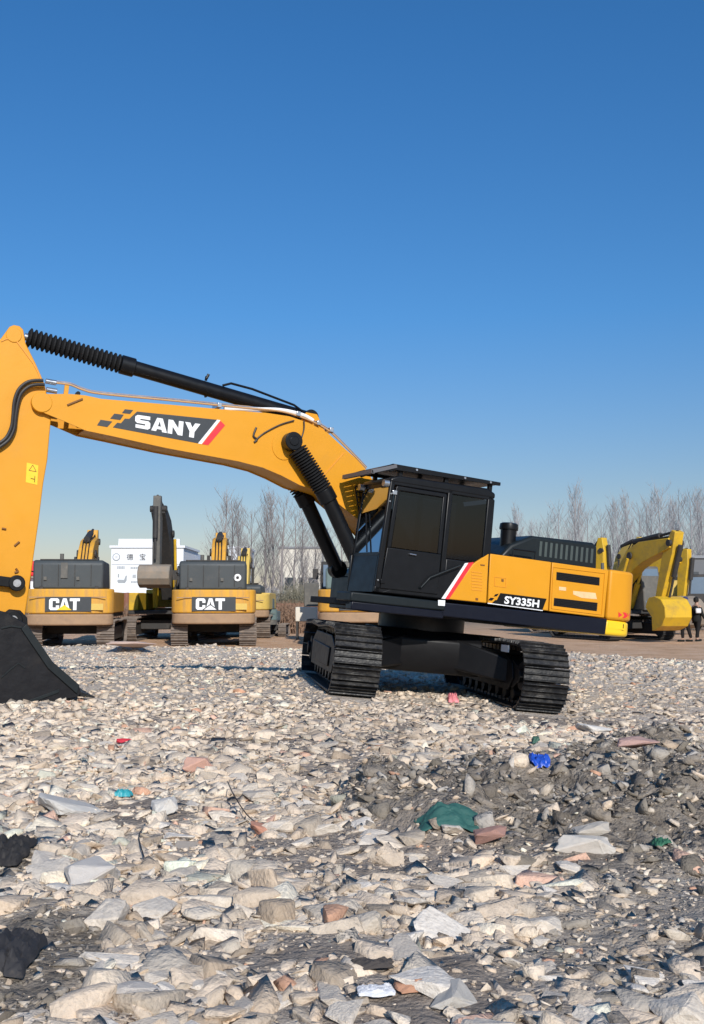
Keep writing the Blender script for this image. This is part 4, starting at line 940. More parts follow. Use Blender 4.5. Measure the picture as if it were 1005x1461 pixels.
# ================================================================== BACKGROUND MACHINES
def rot2(poly, ang, ox, oz): c, s = math.cos(ang), math.sin(ang); return [(ox + x * c - z_ * s, oz + x * s + z_ * c) for x, z_ in poly]
BUCK = [(0, .18), (.25, .25), (.62, .10), (.95, -.25), (1.02, -.70), (.80, -1.10), (.35, -1.30), (-.15, -1.22), (-.35, -1.15), (-.05, -.6), (-.22, 0)]
def bg_excavator(px, depth, head, label, s=1.0, body='cat_y', low='cat_low', hoodm='hood_gr', boomm='cat_y', armm=None, buckm='bucket_gr', bend=(2.6, 4.3), tip=(5.4, 4.0), arm_top=(5.9, 4.6), arm_end=(5.2, 1.4), brot=0, logo=None, hood_label=False, zoff=0, cabm='dusty_blk', width=1.5, group=None, trackm='dusty_track', counter_t=(.95, 2.12), hood_t=3.0, show_cab=True, x_off=0, name='parked_excavator', bs=1.0, rear=False, aw=.21):
    X0 = (px - 502.5) / FPX * depth; Y0_ = depth
    if rear: X0 += 3.05 * s * math.cos(R(head)); Y0_ += 3.05 * s * math.sin(R(head))
    z0 = hz(X0, Y0_) + zoff
    rt = empty(name, Matrix.Translation((X0, Y0_, z0)) @ Matrix.Rotation(R(head), 4, 'Z') @ Matrix.Scale(s, 4), label=label, cat='excavator', group=group)
    armm = armm or boomm
    for vc in (-1.22, 1.22):
        t = empty('crawler_track'); t.parent = rt
        track_mesh(vc, .3, 44).build('track_chain', M[trackm], t)
        MB().prism([(-1.7, .25), (1.7, .25), (1.85, .5), (1.2, .72), (-1.2, .72), (-1.85, .5)], vc - .18, vc + .18).build('track_frame', M['dusty_blk'], t, .02)
        for uu in (-1.98, 1.98): MB().prism(arc(uu, .5, .33, 0, 345, 23), vc - .2, vc + .2).build('drive_wheel', M['dusty_blk'], t)
    MB().box(-.9, .9, -1.05, 1.05, .45, .85).box(-.6, .6, -.6, .6, .85, 1.1).build('carbody', M['dusty_blk'], rt, .03)
    w = width
    MB().box(-2.2, 1.6, -w + .08, w - .08, 1.08, 1.22).build('upper_frame', M['dusty_blk'], rt, .02)
    h_ = [(-2.35, w), (-2.62, w - .02), (-2.85, w - .16), (-2.98, w - .5), (-3.04, w - .95), (-3.05, 0)]; pl = h_ + [(a, -b) for a, b in h_[-2::-1]]
    c0, c1 = counter_t; mid = c0 + (c1 - c0) * .32
    cwx = MB().prism(pl, mid, c1, lambda a, c, b: (a, c, b)).build('counterweight', M[body], rt, .05, seg=3)
    MB().prism([(a * .995, b * .99) for a, b in pl], c0, mid - .01, lambda a, c, b: (a, c, b)).build('counterweight_base', M[low], rt, .06, seg=3)
    MB().box(-3.06, -3.045, -w * .85, w * .85, c1 - .30, c1 - .27).build('counterweight_groove', M[low], cwx)
    hd_ = MB().prism([(-2.75, c1), (-2.80, hood_t - .12), (-2.68, hood_t), (-.9, hood_t - .05), (-.6, c1)], -w + .35, w - .28).build('engine_hood', M[hoodm], rt, .07, seg=3)
    for k in range(4): MB().box(-2.815, -2.795, -w + .75 + k * .55, -w + .77 + k * .55, c1 + .12, hood_t - .16).build('hood_rib', M['dusty_blk'], hd_)
    MB().tube([(-1.2, .5, hood_t - .1), (-1.2, .5, hood_t + .28)], .07, 12).build('exhaust_pipe', M['dusty_grey'], rt)
    MB().box(-2.36, .2, w - .32, w - .01, 1.23, 2.0).build('side_door', M[body], rt, .03)
    MB().box(-2.36, 1.2, -w + .01, -w + .40, 1.23, 1.95).build('side_door', M[body], rt, .03)
    MB().tube([(-2.3, w - .1, c1 - .1), (-2.3, w - .1, c1 + .62), (-.4, w - .1, c1 + .62), (-.4, w - .1, c1 - .1)], .025, 6).build('handrail', M['dusty_blk'], rt)
    cb_ = MB().prism([(.1, 1.22), (1.75, 1.22), (1.72, 2.0), (1.45, 3.05), (.12, 3.08)], w - .98, w - .04).build('cab', M[cabm], rt, .05)
    MB().prism([(.25, 2.0), (1.52, 2.0), (1.33, 2.9), (.25, 2.92)], w - .06, w - .03).build('side_window', M['bluegrey'], cb_)
    MB().add([(1.755, w - .9, 1.5), (1.755, w - .12, 1.5), (1.50, w - .12, 2.95), (1.50, w - .9, 2.95)], [(0, 1, 2, 3)]).build('windscreen', M['bluegrey'], cb_)
    MB().box(.06, .095, w - .9, w - .12, 2.1, 2.95).build('rear_window', M['bluegrey'], cb_)
    # boom, arm, bucket
    def thick(pts, ws):
        up = []; dn = []
        for i, (p_, ww) in enumerate(zip(pts, ws)):
            a = Vector(pts[max(0, i - 1)]); b = Vector(pts[min(len(pts) - 1, i + 1)]); d = (b - a).normalized(); nrm = Vector((-d.y, d.x)) * ww / 2; up.append(tuple(Vector(p_) + nrm)); dn.append(tuple(Vector(p_) - nrm))
        return up + dn[::-1]
    f0 = Vector((.2, 1.75)); be = Vector(bend); ti = Vector(tip)
    q1 = f0.lerp(be, .55); q2 = be.lerp(ti, .2); bl_ = [tuple(f0), tuple(q1), tuple(be.lerp(f0, .12)), tuple(q2), tuple(be.lerp(ti, .6)), tuple(ti)]
    bo = MB().prism(thick(bl_, [.42, .70, .92, .86, .62, .38]), -.28, .28).build('boom', M[boomm], rt, .02)
    at_ = Vector(arm_top); ae = Vector(arm_end)
    d = (ae - at_); nrm = Vector((-d.y, d.x)).normalized()
    fork = ti
    ar = MB().prism([tuple(at_ + nrm * .12), tuple(at_ - nrm * .12), tuple(at_.lerp(ae, .28) - nrm * .36), tuple(ae - nrm * .17), tuple(ae + nrm * .17), tuple(at_.lerp(ae, .28) + nrm * .22)], -aw, aw).build('arm', M[armm], rt, .02)
    a3 = MB(); s_ = Vector((be.x - .3, be.y + .52)); e_ = at_; a3.tube([(s_.x, 0, s_.y), (s_.lerp(e_, .62).x, 0, s_.lerp(e_, .62).y)], .12, 12).tube([(s_.lerp(e_, .6).x, 0, s_.lerp(e_, .6).y), (e_.x, 0, e_.y)], .055, 10); a3.build('arm_cylinder', M['dusty_blk'], rt)
    for b in (-.42, .42):
        e2 = be.lerp(f0, .1); MB().tube([(.95, b, 1.35), ((.95 + e2.x) / 2, b, (1.35 + e2.y) / 2)], .12, 12).tube([((.95 + e2.x) / 2, b, (1.35 + e2.y) / 2), (e2.x, b, e2.y)], .06, 10).build('boom_cylinder', M['dusty_blk'] if body != 'bright_y' else M[body], rt)
    b0_ = at_.lerp(ae, .15) + nrm * .35; b1_ = at_.lerp(ae, .85) + nrm * .38
    if (b0_ - f0).length < (at_.lerp(ae, .15) - nrm * .35 - f0).length: b0_ = at_.lerp(ae, .15) - nrm * .42; b1_ = at_.lerp(ae, .85) - nrm * .38
    MB().tube([(b0_.x, 0, b0_.y), (b0_.lerp(b1_, .6).x, 0, b0_.lerp(b1_, .6).y)], .10, 12).tube([(b0_.lerp(b1_, .6).x, 0, b0_.lerp(b1_, .6).y), (b1_.x, 0, b1_.y)], .05, 10).build('bucket_cylinder', M['dusty_blk'], rt)
    hs = MB()
    for b in (-.12, 0, .12): hs.tube([(f0.x + .1, b, f0.y + .45), (q1.x - .30, b, q1.y + .34), (be.x - .35, b, be.y + .47), (be.x + .1, b, be.y + .50), (q2.x + .1, b, q2.y + .45), (ti.x, b, ti.y + .28), (at_.lerp(ae, .25).x, b, at_.lerp(ae, .25).y + .15)], .022, 6)
    hs.build('hydraulic_hoses', M['hose'], bo, smooth=True)
    for b in (-.34, .34): MB().tube([(be.x - .2, b - .03, be.y - .05), (be.x - .2, b + .03, be.y - .05)], .15, 16).build('pivot_boss', M['dusty_blk'], bo)
    MB().tube([(ti.x, -.33, ti.y), (ti.x, .33, ti.y)], .13, 16).build('arm_pivot', M['dusty_blk'], bo)
    MB().tube([(1.5, w - .02, 2.6), (1.75, w + .22, 2.7)], .02, 6).box(1.68, 1.74, w + .12, w + .34, 2.45, 2.85).build('mirror', M['dusty_blk'], rt)
    MB().box(.3, .42, w - .75, w - .5, 3.09, 3.2).box(1.2, 1.32, w - .85, w - .65, 3.07, 3.18).build('cab_lights', M['dusty_grey'], cb_)
    for b in (-w * .62, w * .62): MB().box(-2.78, -2.60, b - .06, b + .06, c1 + .0, c1 + .10).build('lifting_eye', M['dusty_blk'], cwx, .01)
    MB().box(-2.828, -2.80, -.35, -.25, c1 + .30, c1 + .42).box(-2.828, -2.80, w - .75, w - .65, c1 + .30, c1 + .42).build('hood_latches', M['dusty_grey'], hd_)
    MB().box(-2.70, -2.3, -w + .55, w - .5, hood_t - .005, hood_t + .03).build('hood_seam', M['dusty_blk'], hd_)
    bpoly = rot2([(x * bs, z_ * bs) for x, z_ in BUCK], R(brot), ae.x, ae.y); bk_o = empty('bucket'); bk_o.parent = rt
    for q in ((-.62, -.58), (.58, .62)): MB().prism(bpoly, q[0], q[1]).build('bucket_side', M[buckm], bk_o, .01); sh_ = MB(); pts_ = bpoly[1:9]; n_ = len(pts_)
    vv = [(a, b, c) for a, c in pts_ for b in (-.6, .6)]; sh_.add(vv, [(2 * i, 2 * i + 1, 2 * i + 3, 2 * i + 2) for i in range(n_ - 1)]); sh_.build('bucket_shell', M[buckm], bk_o)
    if logo:
        lw, lh, lo = .88, .50, (c0 + c1) / 2 + .10
        MB().box(-3.075, -3.045, -lw + .08, lw * .75 + .08, lo - lh / 2, lo + lh / 2).build('logo_plate', M['banner'], cwx)
        q = [(-.60, lo + lh * .40), (.42, lo + lh * .40), (.42, lo - lh * .40), (-.60, lo - lh * .40)]
        m_ = MB()
        for pl_ in letters('CAT', .02): m_.prism([(lambda t: (t[0], t[1]))(bil(q, x, y)) for x, y in pl_], -3.095, -3.076, lambda x, z_, dd: (dd, -x, z_))
        m_.build('maker_lettering', M['white'], cwx)
        m_ = MB(); m_.prism([bil(q, x, y) for x, y in [(.25, 0), (.50, .44), (.74, 0)]], -3.105, -3.096, lambda x, z_, dd: (dd, -x, z_)); m_.build('logo_triangle', M['yellow_strip' if logo == 'y' else 'white'], cwx)
        if logo != 'y':
            m_ = MB(); m_.bar((-3.10, -bil(q, .25, 0)[0], bil(q, .25, 0)[1]), (-3.10, -bil(q, .5, .46)[0], bil(q, .5, .46)[1]), .03); m_.bar((-3.10, -bil(q, .75, 0)[0], bil(q, .75, 0)[1]), (-3.10, -bil(q, .5, .46)[0], bil(q, .5, .46)[1]), .03); m_.build('logo_outline', M['banner'], cwx)
        MB().box(-3.07, -3.05, -w * .80, -w * .52, lo - .20, lo + .02).build('reflector_plate', M['pale_y'], cwx)
    return rt
rA = bg_excavator(98, 34.5, 97, 'dusty excavator seen from behind at the left, yellow triangle in its rear lettering', .98, logo='y', bend=(1.8, 3.5), tip=(3.0, 4.0), arm_top=(3.3, 4.5), arm_end=(3.5, 1.9), counter_t=(.80, 2.05), hood_t=3.05, rear=True)
rB = bg_excavator(305, 36.5, 95, 'worn yellow excavator seen from behind, white round mark on its dark hood', 1.0, logo='w', bend=(1.8, 3.6), tip=(3.0, 4.05), arm_top=(3.2, 4.45), arm_end=(3.4, 1.9), counter_t=(.80, 2.02), hood_t=3.05, rear=True)
MB().tube([(-2.815, -.85, 2.45), (-2.80, -.85, 2.45)], .13, 20).build('round_mark', M['white'], [c for c in rB.children if c.name.startswith('engine_hood')][0])
MB().tube([(-2.825, -.85, 2.45), (-2.814, -.85, 2.45)], .055, 16).build('round_mark_centre', M['dusty_blk'], [c for c in rB.children if c.name.startswith('engine_hood')][0])
m_ = MB(); m_.box(-2.822, -2.80, .05, .28, 2.42, 2.95).build('hood_label', M['dusty_grey'], [c for c in rA.children if c.name.startswith('engine_hood')][0])
rC = bg_excavator(515, 35.5, 90, 'yellow excavator mostly hidden behind the black cab and tracks of the large orange one', 1.0, logo='w', bend=(1.8, 2.6), tip=(3.6, 2.5), arm_top=(3.9, 2.7), arm_end=(4.2, 1.4), counter_t=(.85, 2.0), hood_t=2.75, hoodm='teal_hood', rear=True)
rD = bg_excavator(244, 43.5, -90, 'dark excavator facing the camera, its blackish arm hanging straight down with a grey bucket', 1.0, body='bright_y', boomm='dusty_blk', armm='dusty_grey', bend=(1.6, 4.4), tip=(2.9, 5.25), arm_top=(3.15, 5.75), arm_end=(3.1, 2.80), brot=30, bs=.58, aw=.15)
rE = bg_excavator(868, 44, -70, 'bright yellow excavator at the right with arched boom, behind the orange tail', 1.0, body='bright_y', low='bright_y', boomm='bright_y', buckm='bright_y', bend=(2.2, 3.5), tip=(4.5, 3.85), arm_top=(4.7, 4.3), arm_end=(3.55, 1.45), brot=30, cabm='dusty_grey', trackm='dusty_blk', bs=.85)
rF = bg_excavator(380, 46, 90, 'small faded green excavator seen from behind beside the dry brush', .58, body='teal_hood', low='dusty_grey', hoodm='teal_hood', boomm='dusty_grey', width=.85, bend=(1.6, 2.6), tip=(3.0, 2.6), arm_top=(3.2, 2.9), arm_end=(3.3, 1.5), rear=True)
rG = bg_excavator(868, 60, -60, 'pale yellow excavator far behind the black engine hood, the farther of two', 1.0, body='pale_y', low='pale_y', boomm='pale_y', bend=(1.4, 4.2), tip=(2.6, 4.7), arm_top=(2.6, 5.2), arm_end=(2.2, 2.3))
rH = bg_excavator(832, 52, -50, 'bright yellow excavator with only its arm tip rising over the black engine hood', 1.0, body='bright_y', low='bright_y', boomm='bright_y', bend=(1.0, 3.7), tip=(1.3, 4.1), arm_top=(1.2, 4.75), arm_end=(1.3, 2.2))
rI = bg_excavator(1012, 58, 170, 'yellow excavator parked behind the two people at the right edge', 1.0, body='pale_y', low='cat_low', boomm='pale_y', bend=(1.8, 2.4), tip=(3.4, 2.0), arm_top=(3.7, 2.3), arm_end=(3.9, .9), hood_t=2.5)
rK = bg_excavator(872, 53, -55, 'yellow excavator standing between the arched one and the pale one behind the hood', 1.0, body='bright_y', low='cat_low', boomm='bright_y', bend=(2.0, 3.1), tip=(4.4, 3.6), arm_top=(4.7, 4.1), arm_end=(4.3, 1.6), aw=.16)
rL = bg_excavator(985, 66, 178, 'distant yellow excavator in front of the grey building', 1.0, body='bright_y', low='cat_low', boomm='bright_y', bend=(1.9, 2.9), tip=(3.6, 2.4), arm_top=(3.9, 2.8), arm_end=(4.0, .9), hood_t=2.4, aw=.16)
rJ = bg_excavator(345, 47, 90, 'yellow excavator behind the worn one with only its upright pale arm showing', 1.0, body='pale_y', boomm='pale_y', bend=(1.2, 3.3), tip=(1.7, 3.5), arm_top=(1.8, 4.1), arm_end=(1.8, 2.2), hood_t=2.3, counter_t=(.9, 1.9))
# cream compressor box beside the brush
cx = empty('compressor', loc=((438 - 502.5) / FPX * 43, 43, hz(-1.9, 43))); tag(cx, 'small cream box on legs with a grey panel, beside the dry brush', 'compressor')
MB().box(-.45, .45, -.4, .4, .75, 1.35).build('housing', M['wall_c'], cx, .04); MB().box(-.1, .5, -.2, .3, 1.37, 2.35).build('upright_panel', M['dusty_grey'], cx, .03)
for sx in (-.38, .38):
    for sy in (-.3, .3): MB().box(sx - .04, sx + .04, sy - .04, sy + .04, 0, .75).build('leg', M['dusty_blk'], cx)
# ================================================================== BUILDINGS, FENCE
def building(px0, px1, ytop, depth, dz, name, label, mat, roof='flat', wins=(), zb=-.3):
    x0 = (px0 - 502.5) / FPX * depth; x1 = (px1 - 502.5) / FPX * depth; zt = 1.45 + (HOR - ytop) / FPX * depth
    b = empty(name, loc=((x0 + x1) / 2, depth + dz / 2, zb), label=label, cat='building'); w = (x1 - x0) / 2; h = zt - zb
    MB().box(-w, w, -dz / 2, dz / 2, 0, h).build('wall', mat, b)
    if roof == 'gable': MB().prism([(-dz / 2 - .3, h + .01), (dz / 2 + .3, h + .01), (0, h + 1.3)], -w - .3, w + .3, lambda a, c, bb: (bb, a, c)).build('roof', M['roof_g'], b)
    elif roof == 'gablex': MB().prism([(-w, h + .01), (w, h + .01), (0, h + w * .25)], -dz / 2, dz / 2).build('roof', M['roof_g'], b)
    else: MB().box(-w - .15, w + .15, -dz / 2 - .15, dz / 2 + .15, h + .01, h + .22).build('roof_edge', M['roof_g'] if roof == 'flat' else mat, b)
    for (u0, u1, v0, v1) in wins:
        f_ = MB().box(-w + 2 * w * u0, -w + 2 * w * u1, -dz / 2 - .05, -dz / 2 - .005, h * v0, h * v1).build('window', M['win'], b)
        MB().box(-w + 2 * w * u0 - .06, -w + 2 * w * u1 + .06, -dz / 2 - .09, -dz / 2 - .006, h * v0 - .14, h * v0 - .01).build('sill', M['roof_g'], f_)
    return b, w, h, dz
b1, w1, h1, dz1 = building(159, 262, 782, 95, 9, 'white_building', 'white building with black signboard characters behind the rusty fence', M['wall_w'], roof='none')
building(255, 270, 787, 106, 10, 'white_shed', 'white gabled shed end right of the dark hanging arm', M['wall_w'], 'gablex')
MB().box(-w1 + .6, w1 - .4, -dz1 / 2 + .2, -dz1 / 2 + .5, h1 + .23, h1 + .85).build('parapet_sign', M['wall_w'], b1)
def signtext(body, x0, x1, z0, z1, y, mat, par, off=.01):
    vs, fs = text_geo(body, off); MB().add([(x0 + (x1 - x0) * u, y, z0 + (z1 - z0) * v) for u, v in vs], fs).build('sign_lettering', mat, par)
k = 1 / (FPX / 95); yy = -dz1 / 2 - .02; X_ = lambda px: (px - 210.5) * k; Z_ = lambda py: (HOR - py) * k + 1.45 + .3
signtext('\u5fb7', X_(181), X_(190.5), Z_(799.5), Z_(790.5), yy, M['sign_ink'], b1)
signtext('\u5b9d', X_(199.5), X_(208), Z_(799.5), Z_(790), yy, M['sign_ink'], b1)
MB().tube([(X_(166.3), yy + .03, Z_(795)), (X_(166.3), yy - .01, Z_(795))], .36, 24).build('round_emblem', M['sign_grey'], b1)
MB().tube([(X_(166.3), yy, Z_(795)), (X_(166.3), yy - .03, Z_(795))], .27, 24).build('emblem_centre', M['wall_w'], b1)
signtext('\u4e2d', X_(164.3), X_(168.3), Z_(797.2), Z_(792.8), yy - .035, M['sign_grey'], b1, 0)
for (x0, x1, y0, y1) in ((168, 179, 808, 812), (187, 199, 809, 812), (188, 198, 829, 832), (190, 195, 820, 825), (169, 171, 819, 824)):
    m_ = MB()
    for q in range(5):
        xx = x0 + (x1 - x0) * q / 5; m_.box(X_(xx), X_(xx + (x1 - x0) * .14), yy, yy + .02, Z_(y1), Z_(y0))
    m_.build('small_lettering', M['sign_grey'], b1)
m_ = MB(); m_.prism([(X_(x), Z_(y)) for x, y in [(168, 829), (170, 827), (178, 827.5), (180, 822), (182, 821), (181.5, 829), (179, 832), (170, 832)]], yy, yy + .03); m_.build('wall_picture', M['sign_grey'], b1)
MB().box(X_(160), X_(261), yy + .0, yy + .025, Z_(806), Z_(805.3)).build('wall_seam', M['sign_grey'], b1)
MB().box(X_(186), X_(199), yy - .5 + .5, yy + .02, Z_(779.5), Z_(778.8)).build('small_lettering', M['sign_grey'], b1)
building(328, 352, 783, 105, 8, 'white_block', 'small white block building behind the yellow arms left of centre', M['wall_w'], roof='none', wins=((.1, .3, .55, .8), (.45, .65, .55, .8)))
building(398, 459, 783, 110, 9, 'cream_building', 'cream two storey building with a dark window band behind bare trees', M['wall_c'], wins=((.15, .40, .42, .58), (.48, .6, .42, .58), (.70, .92, .42, .58), (.12, .30, .06, .28), (.5, .8, .06, .24)))
building(955, 1080, 797, 75, 12, 'grey_building', 'long grey building with dark eaves at the right edge behind the people', M['wall_g'], wins=((.27, .33, .60, .80), (.42, .5, .60, .80), (.1, .16, .15, .45)))
building(462, 486, 822, 100, 8, 'low_shed', 'low pale shed glimpsed left of the black cab', M['wall_w'], 'gablex')
def fence(px0, px1, depth, h, label):
    x0 = (px0 - 502.5) / FPX * depth; x1 = (px1 - 502.5) / FPX * depth; f_ = empty('sheet_fence', loc=(x0, depth, -.2), label=label, cat='fence'); n = int((x1 - x0) / .12); pts = []
    m_ = MB(); vs = []
    for i in range(n + 1):
        y = .03 if i % 2 else -.03; vs += [(i * .12, y, 0), (i * .12, y, h + .04 * math.sin(i * 1.7) * (i % 9 == 0))]
    m_.add(vs, [(2 * i, 2 * i + 2, 2 * i + 3, 2 * i + 1) for i in range(n)]); m_.build('corrugated_sheet', M['rust'], f_)
    for i in range(int((x1 - x0) / 2.4) + 1): MB().box(i * 2.4 - .05, i * 2.4 + .05, .06, .14, 0, h + .12).build('post', M['dusty_grey'], f_)
fence(158, 240, 62, 2.15, 'rusty red corrugated sheet fence in front of the white sign building')
fence(392, 470, 66, 1.5, 'low rust brown sheet fence behind the dry brush')
# orange red marker above the left machine
p_ = empty('red_canopy', loc=((53 - 502.5) / FPX * 48, 48, 0)); tag(p_, 'small red canopy on white posts just right of the big orange arm', 'canopy')
MB().prism([(-.5, 2.6), (.42, 2.6), (.30, 3.2), (-.3, 3.35)], -.5, .5).build('canopy_top', M['red'], p_, .08)
for sx in (-.3, .25): MB().box(sx - .04, sx + .04, -.04, .04, -.2, 2.6).build('post', M['white'], p_)
MB().box(-.28, .22, -.02, .02, 1.5, 2.55).build('panel', M['wall_w'], p_)
# grey lattice sheds / distant low roofs at the right
# ================================================================== TREES AND BRUSH
def tree_meshes(seed, H, spread, nb, twig):
    rd = random.Random(seed); tk = MB(); cr = MB(); pts = []; x = y = 0
    for i in range(9):
        t = i / 8; pts.append(Vector((x, y, H * .93 * t))); x += rd.uniform(-.12, .12); y += rd.uniform(-.12, .12)
    rad = [.13 * (1 - i / 8.6) + .012 for i in range(9)]; tk.tube(pts, rad, 6)
    for k in range(nb):
        t = .14 + .84 * (k / nb) ** .9; z_ = t * H * .93; i = min(7, int(t * 8)); base = pts[i].lerp(pts[i + 1], t * 8 - i)
        az = rd.uniform(0, 6.28); ln = H * rd.uniform(.16, .32) * (1.15 - .75 * t); el = R(rd.uniform(50, 74)); d = Vector((math.cos(az) * math.cos(el) * spread, math.sin(az) * math.cos(el) * spread, math.sin(el)))
        p = base.copy(); bp_ = [p.copy()]
        for s_ in range(4): p = p + d * ln / 4 + Vector((rd.uniform(-.08, .08), rd.uniform(-.08, .08), .05)); d.z += .05; bp_.append(p.copy())
        cr.tube(bp_, [.038 * (1.1 - t), .028 * (1.1 - t), .018, .012, .006], 3, cap=False)
        for q in range(twig):
            j = rd.randint(1, 3); b_ = bp_[j].lerp(bp_[j + 1], rd.random()); a2 = rd.uniform(0, 6.28); e2 = R(rd.uniform(35, 80)); l2 = ln * rd.uniform(.18, .5); dd = Vector((math.cos(a2) * math.cos(e2), math.sin(a2) * math.cos(e2), math.sin(e2)))
            m1 = b_ + dd * l2 * .5 + Vector((rd.uniform(-.05, .05),) * 3); cr.tube([b_, m1, m1 + (dd + Vector((0, 0, .3))) * l2 * .5], [.009, .006, .003], 3, cap=False)
    return tk, cr
TT = []
for k in range(4):
    t_, c_ = tree_meshes(40 + k, 10.5, [1.1, 1.6, .9, 2.0][k], [60, 48, 70, 54][k], 9); TT.append((t_, c_))
TMESH = {}
def tree(px, depth, H, k, label, mat='bark', group='bare trees behind the yard'):
    X0 = (px - 502.5) / FPX * depth; key = (k, mat)
    o = empty('bare_tree', loc=(X0, depth, -.3), label=label, cat='tree', group=group); o.rotation_euler = (0, 0, random.uniform(0, 6.28)); sc = H / 10.5; o.scale = (sc,) * 3
    if key not in TMESH:
        a = TT[k][0].build('trunk', M[mat], o); b = TT[k][1].build('crown', M[mat], o); TMESH[key] = (a.data, b.data)
    else:
        for nm, d in zip(('trunk', 'crown'), TMESH[key]):
            c = bpy.data.objects.new(nm, d); COL.objects.link(c); c.parent = o
random.seed(5)
LB = 'leafless poplar among the clump of bare trees behind the machines left of centre'
GB = 'bare trees left of centre'
for px, d, yt, k in ((318, 84, 702, 0), (330, 90, 708, 1), (345, 88, 716, 2), (362, 96, 722, 3), (378, 90, 706, 0), (391, 94, 700, 2), (404, 88, 704, 1), (418, 97, 722, 3), (303, 98, 770, 1), (436, 100, 735, 2), (450, 104, 745, 0), (470, 100, 750, 3), (488, 104, 740, 1)):
    tree(px, d, (HOR - yt) / FPX * d + 1.75, k, LB, 'bark', GB)
RB = 'leafless poplar in the hazy row of bare trees at the right'
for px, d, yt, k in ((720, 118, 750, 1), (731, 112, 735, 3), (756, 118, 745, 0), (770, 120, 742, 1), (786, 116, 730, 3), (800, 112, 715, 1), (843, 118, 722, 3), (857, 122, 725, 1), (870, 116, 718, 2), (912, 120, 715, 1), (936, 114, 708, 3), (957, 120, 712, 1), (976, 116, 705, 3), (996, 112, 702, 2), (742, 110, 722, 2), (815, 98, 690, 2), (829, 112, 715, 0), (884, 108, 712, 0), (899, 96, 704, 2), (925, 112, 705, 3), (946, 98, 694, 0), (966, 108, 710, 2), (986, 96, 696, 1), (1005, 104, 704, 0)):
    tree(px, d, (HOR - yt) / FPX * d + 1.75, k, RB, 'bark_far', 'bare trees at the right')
def brush(px, depth, w, h, n, mat, label, seed):
    rd = random.Random(seed); m_ = MB(); X0 = (px - 502.5) / FPX * depth
    for _ in range(n):
        x = rd.gauss(0, w * .4); y = rd.gauss(0, .7); hh = h * rd.uniform(.4, 1.05) * math.exp(-(x / w) ** 2 * .6); az = rd.uniform(0, 6.28); l = rd.uniform(.05, .4) * hh
        m_.tube([(x, y, 0), (x + math.cos(az) * l * .4, y + math.sin(az) * l * .4, hh * .6), (x + math.cos(az) * l, y + math.sin(az) * l, hh)], [.02, .014, .005], 3, cap=False)
        for q in range(4):
            z0 = hh * rd.uniform(.3, .9); a2 = rd.uniform(0, 6.28); l2 = rd.uniform(.15, .5)
            m_.tube([(x + math.cos(az) * l * z0 / hh * .8, y + math.sin(az) * l * z0 / hh * .8, z0), (x + math.cos(a2) * l2, y + math.sin(a2) * l2, z0 + rd.uniform(.05, .4))], [.012, .004], 3, cap=False)
        for q in range(3):
            p0 = Vector((x + rd.uniform(-.25, .25), y + rd.uniform(-.25, .25), hh * rd.uniform(.15, .9))); u = Vector((rd.gauss(0, 1), rd.gauss(0, 1), rd.gauss(0, 1))).normalized() * .07; v = Vector((rd.gauss(0, 1), rd.gauss(0, 1), rd.gauss(0, 1))).normalized() * .05
            m_.add([p0 - u, p0 + v, p0 + u, p0 - v], [(0, 1, 2, 3)])
    o = m_.build('dry_shrub', M[mat]); o.location = (X0, depth, hz(X0, min(depth, 60)) - .05); tag(o, label, 'shrub')
brush(408, 52, 1.2, 1.7, 420, 'brush', 'rust brown dry shrub right of the small green machine', 1)
brush(432, 54, 1.1, 1.6, 380, 'brush', 'reddish dry shrub behind the cream box', 2)
brush(425, 70, 2.4, 3.0, 600, 'brush_g', 'tall olive grey thicket in front of the cream building', 3)
brush(455, 68, 1.6, 2.3, 420, 'brush_g', 'grey brown thicket left of the black cab', 4)
brush(190, 58, 1.6, 1.6, 260, 'brush', 'sparse dry weeds in front of the rusty fence', 5)
brush(945, 66, 2.5, 1.8, 420, 'brush_g', 'dull olive weeds at the foot of the grey building', 6)
# far tree belt: one mass nobody could count
rd = random.Random(3); m_ = MB()
for _ in range(5200):
    X0 = rd.uniform(-110, 110); Y0 = rd.uniform(225, 265); h = 3.5 + 4.0 * (.5 + float(vnoise(np.array([X0 * .06]), np.array([3.]), 9)[0])) * rd.uniform(.6, 1.1); a = rd.uniform(-.8, .8)
    m_.add([(X0 - .10, Y0, -.5), (X0 + .10, Y0, -.5), (X0 + a + .03, Y0, h)], [(0, 1, 2)])
    for q in range(2):
        z0 = h * rd.uniform(.2, .8); b = rd.uniform(-1.4, 1.4); m_.add([(X0 + a * z0 / h, Y0, z0), (X0 + a * z0 / h + .1, Y0, z0 - .1), (X0 + b, Y0, z0 + rd.uniform(.5, 1.6))], [(0, 1, 2)])
M['far_wood'] = pm('haze tinted far wood', (.27, .27, .30), .95, var=.1, scale=.05)  # haze is put into this pale blue-grey colour
o = m_.build('far_wood', M['far_wood']); tag(o, 'low hazy belt of bare woodland along the horizon', 'woodland', kind='stuff')

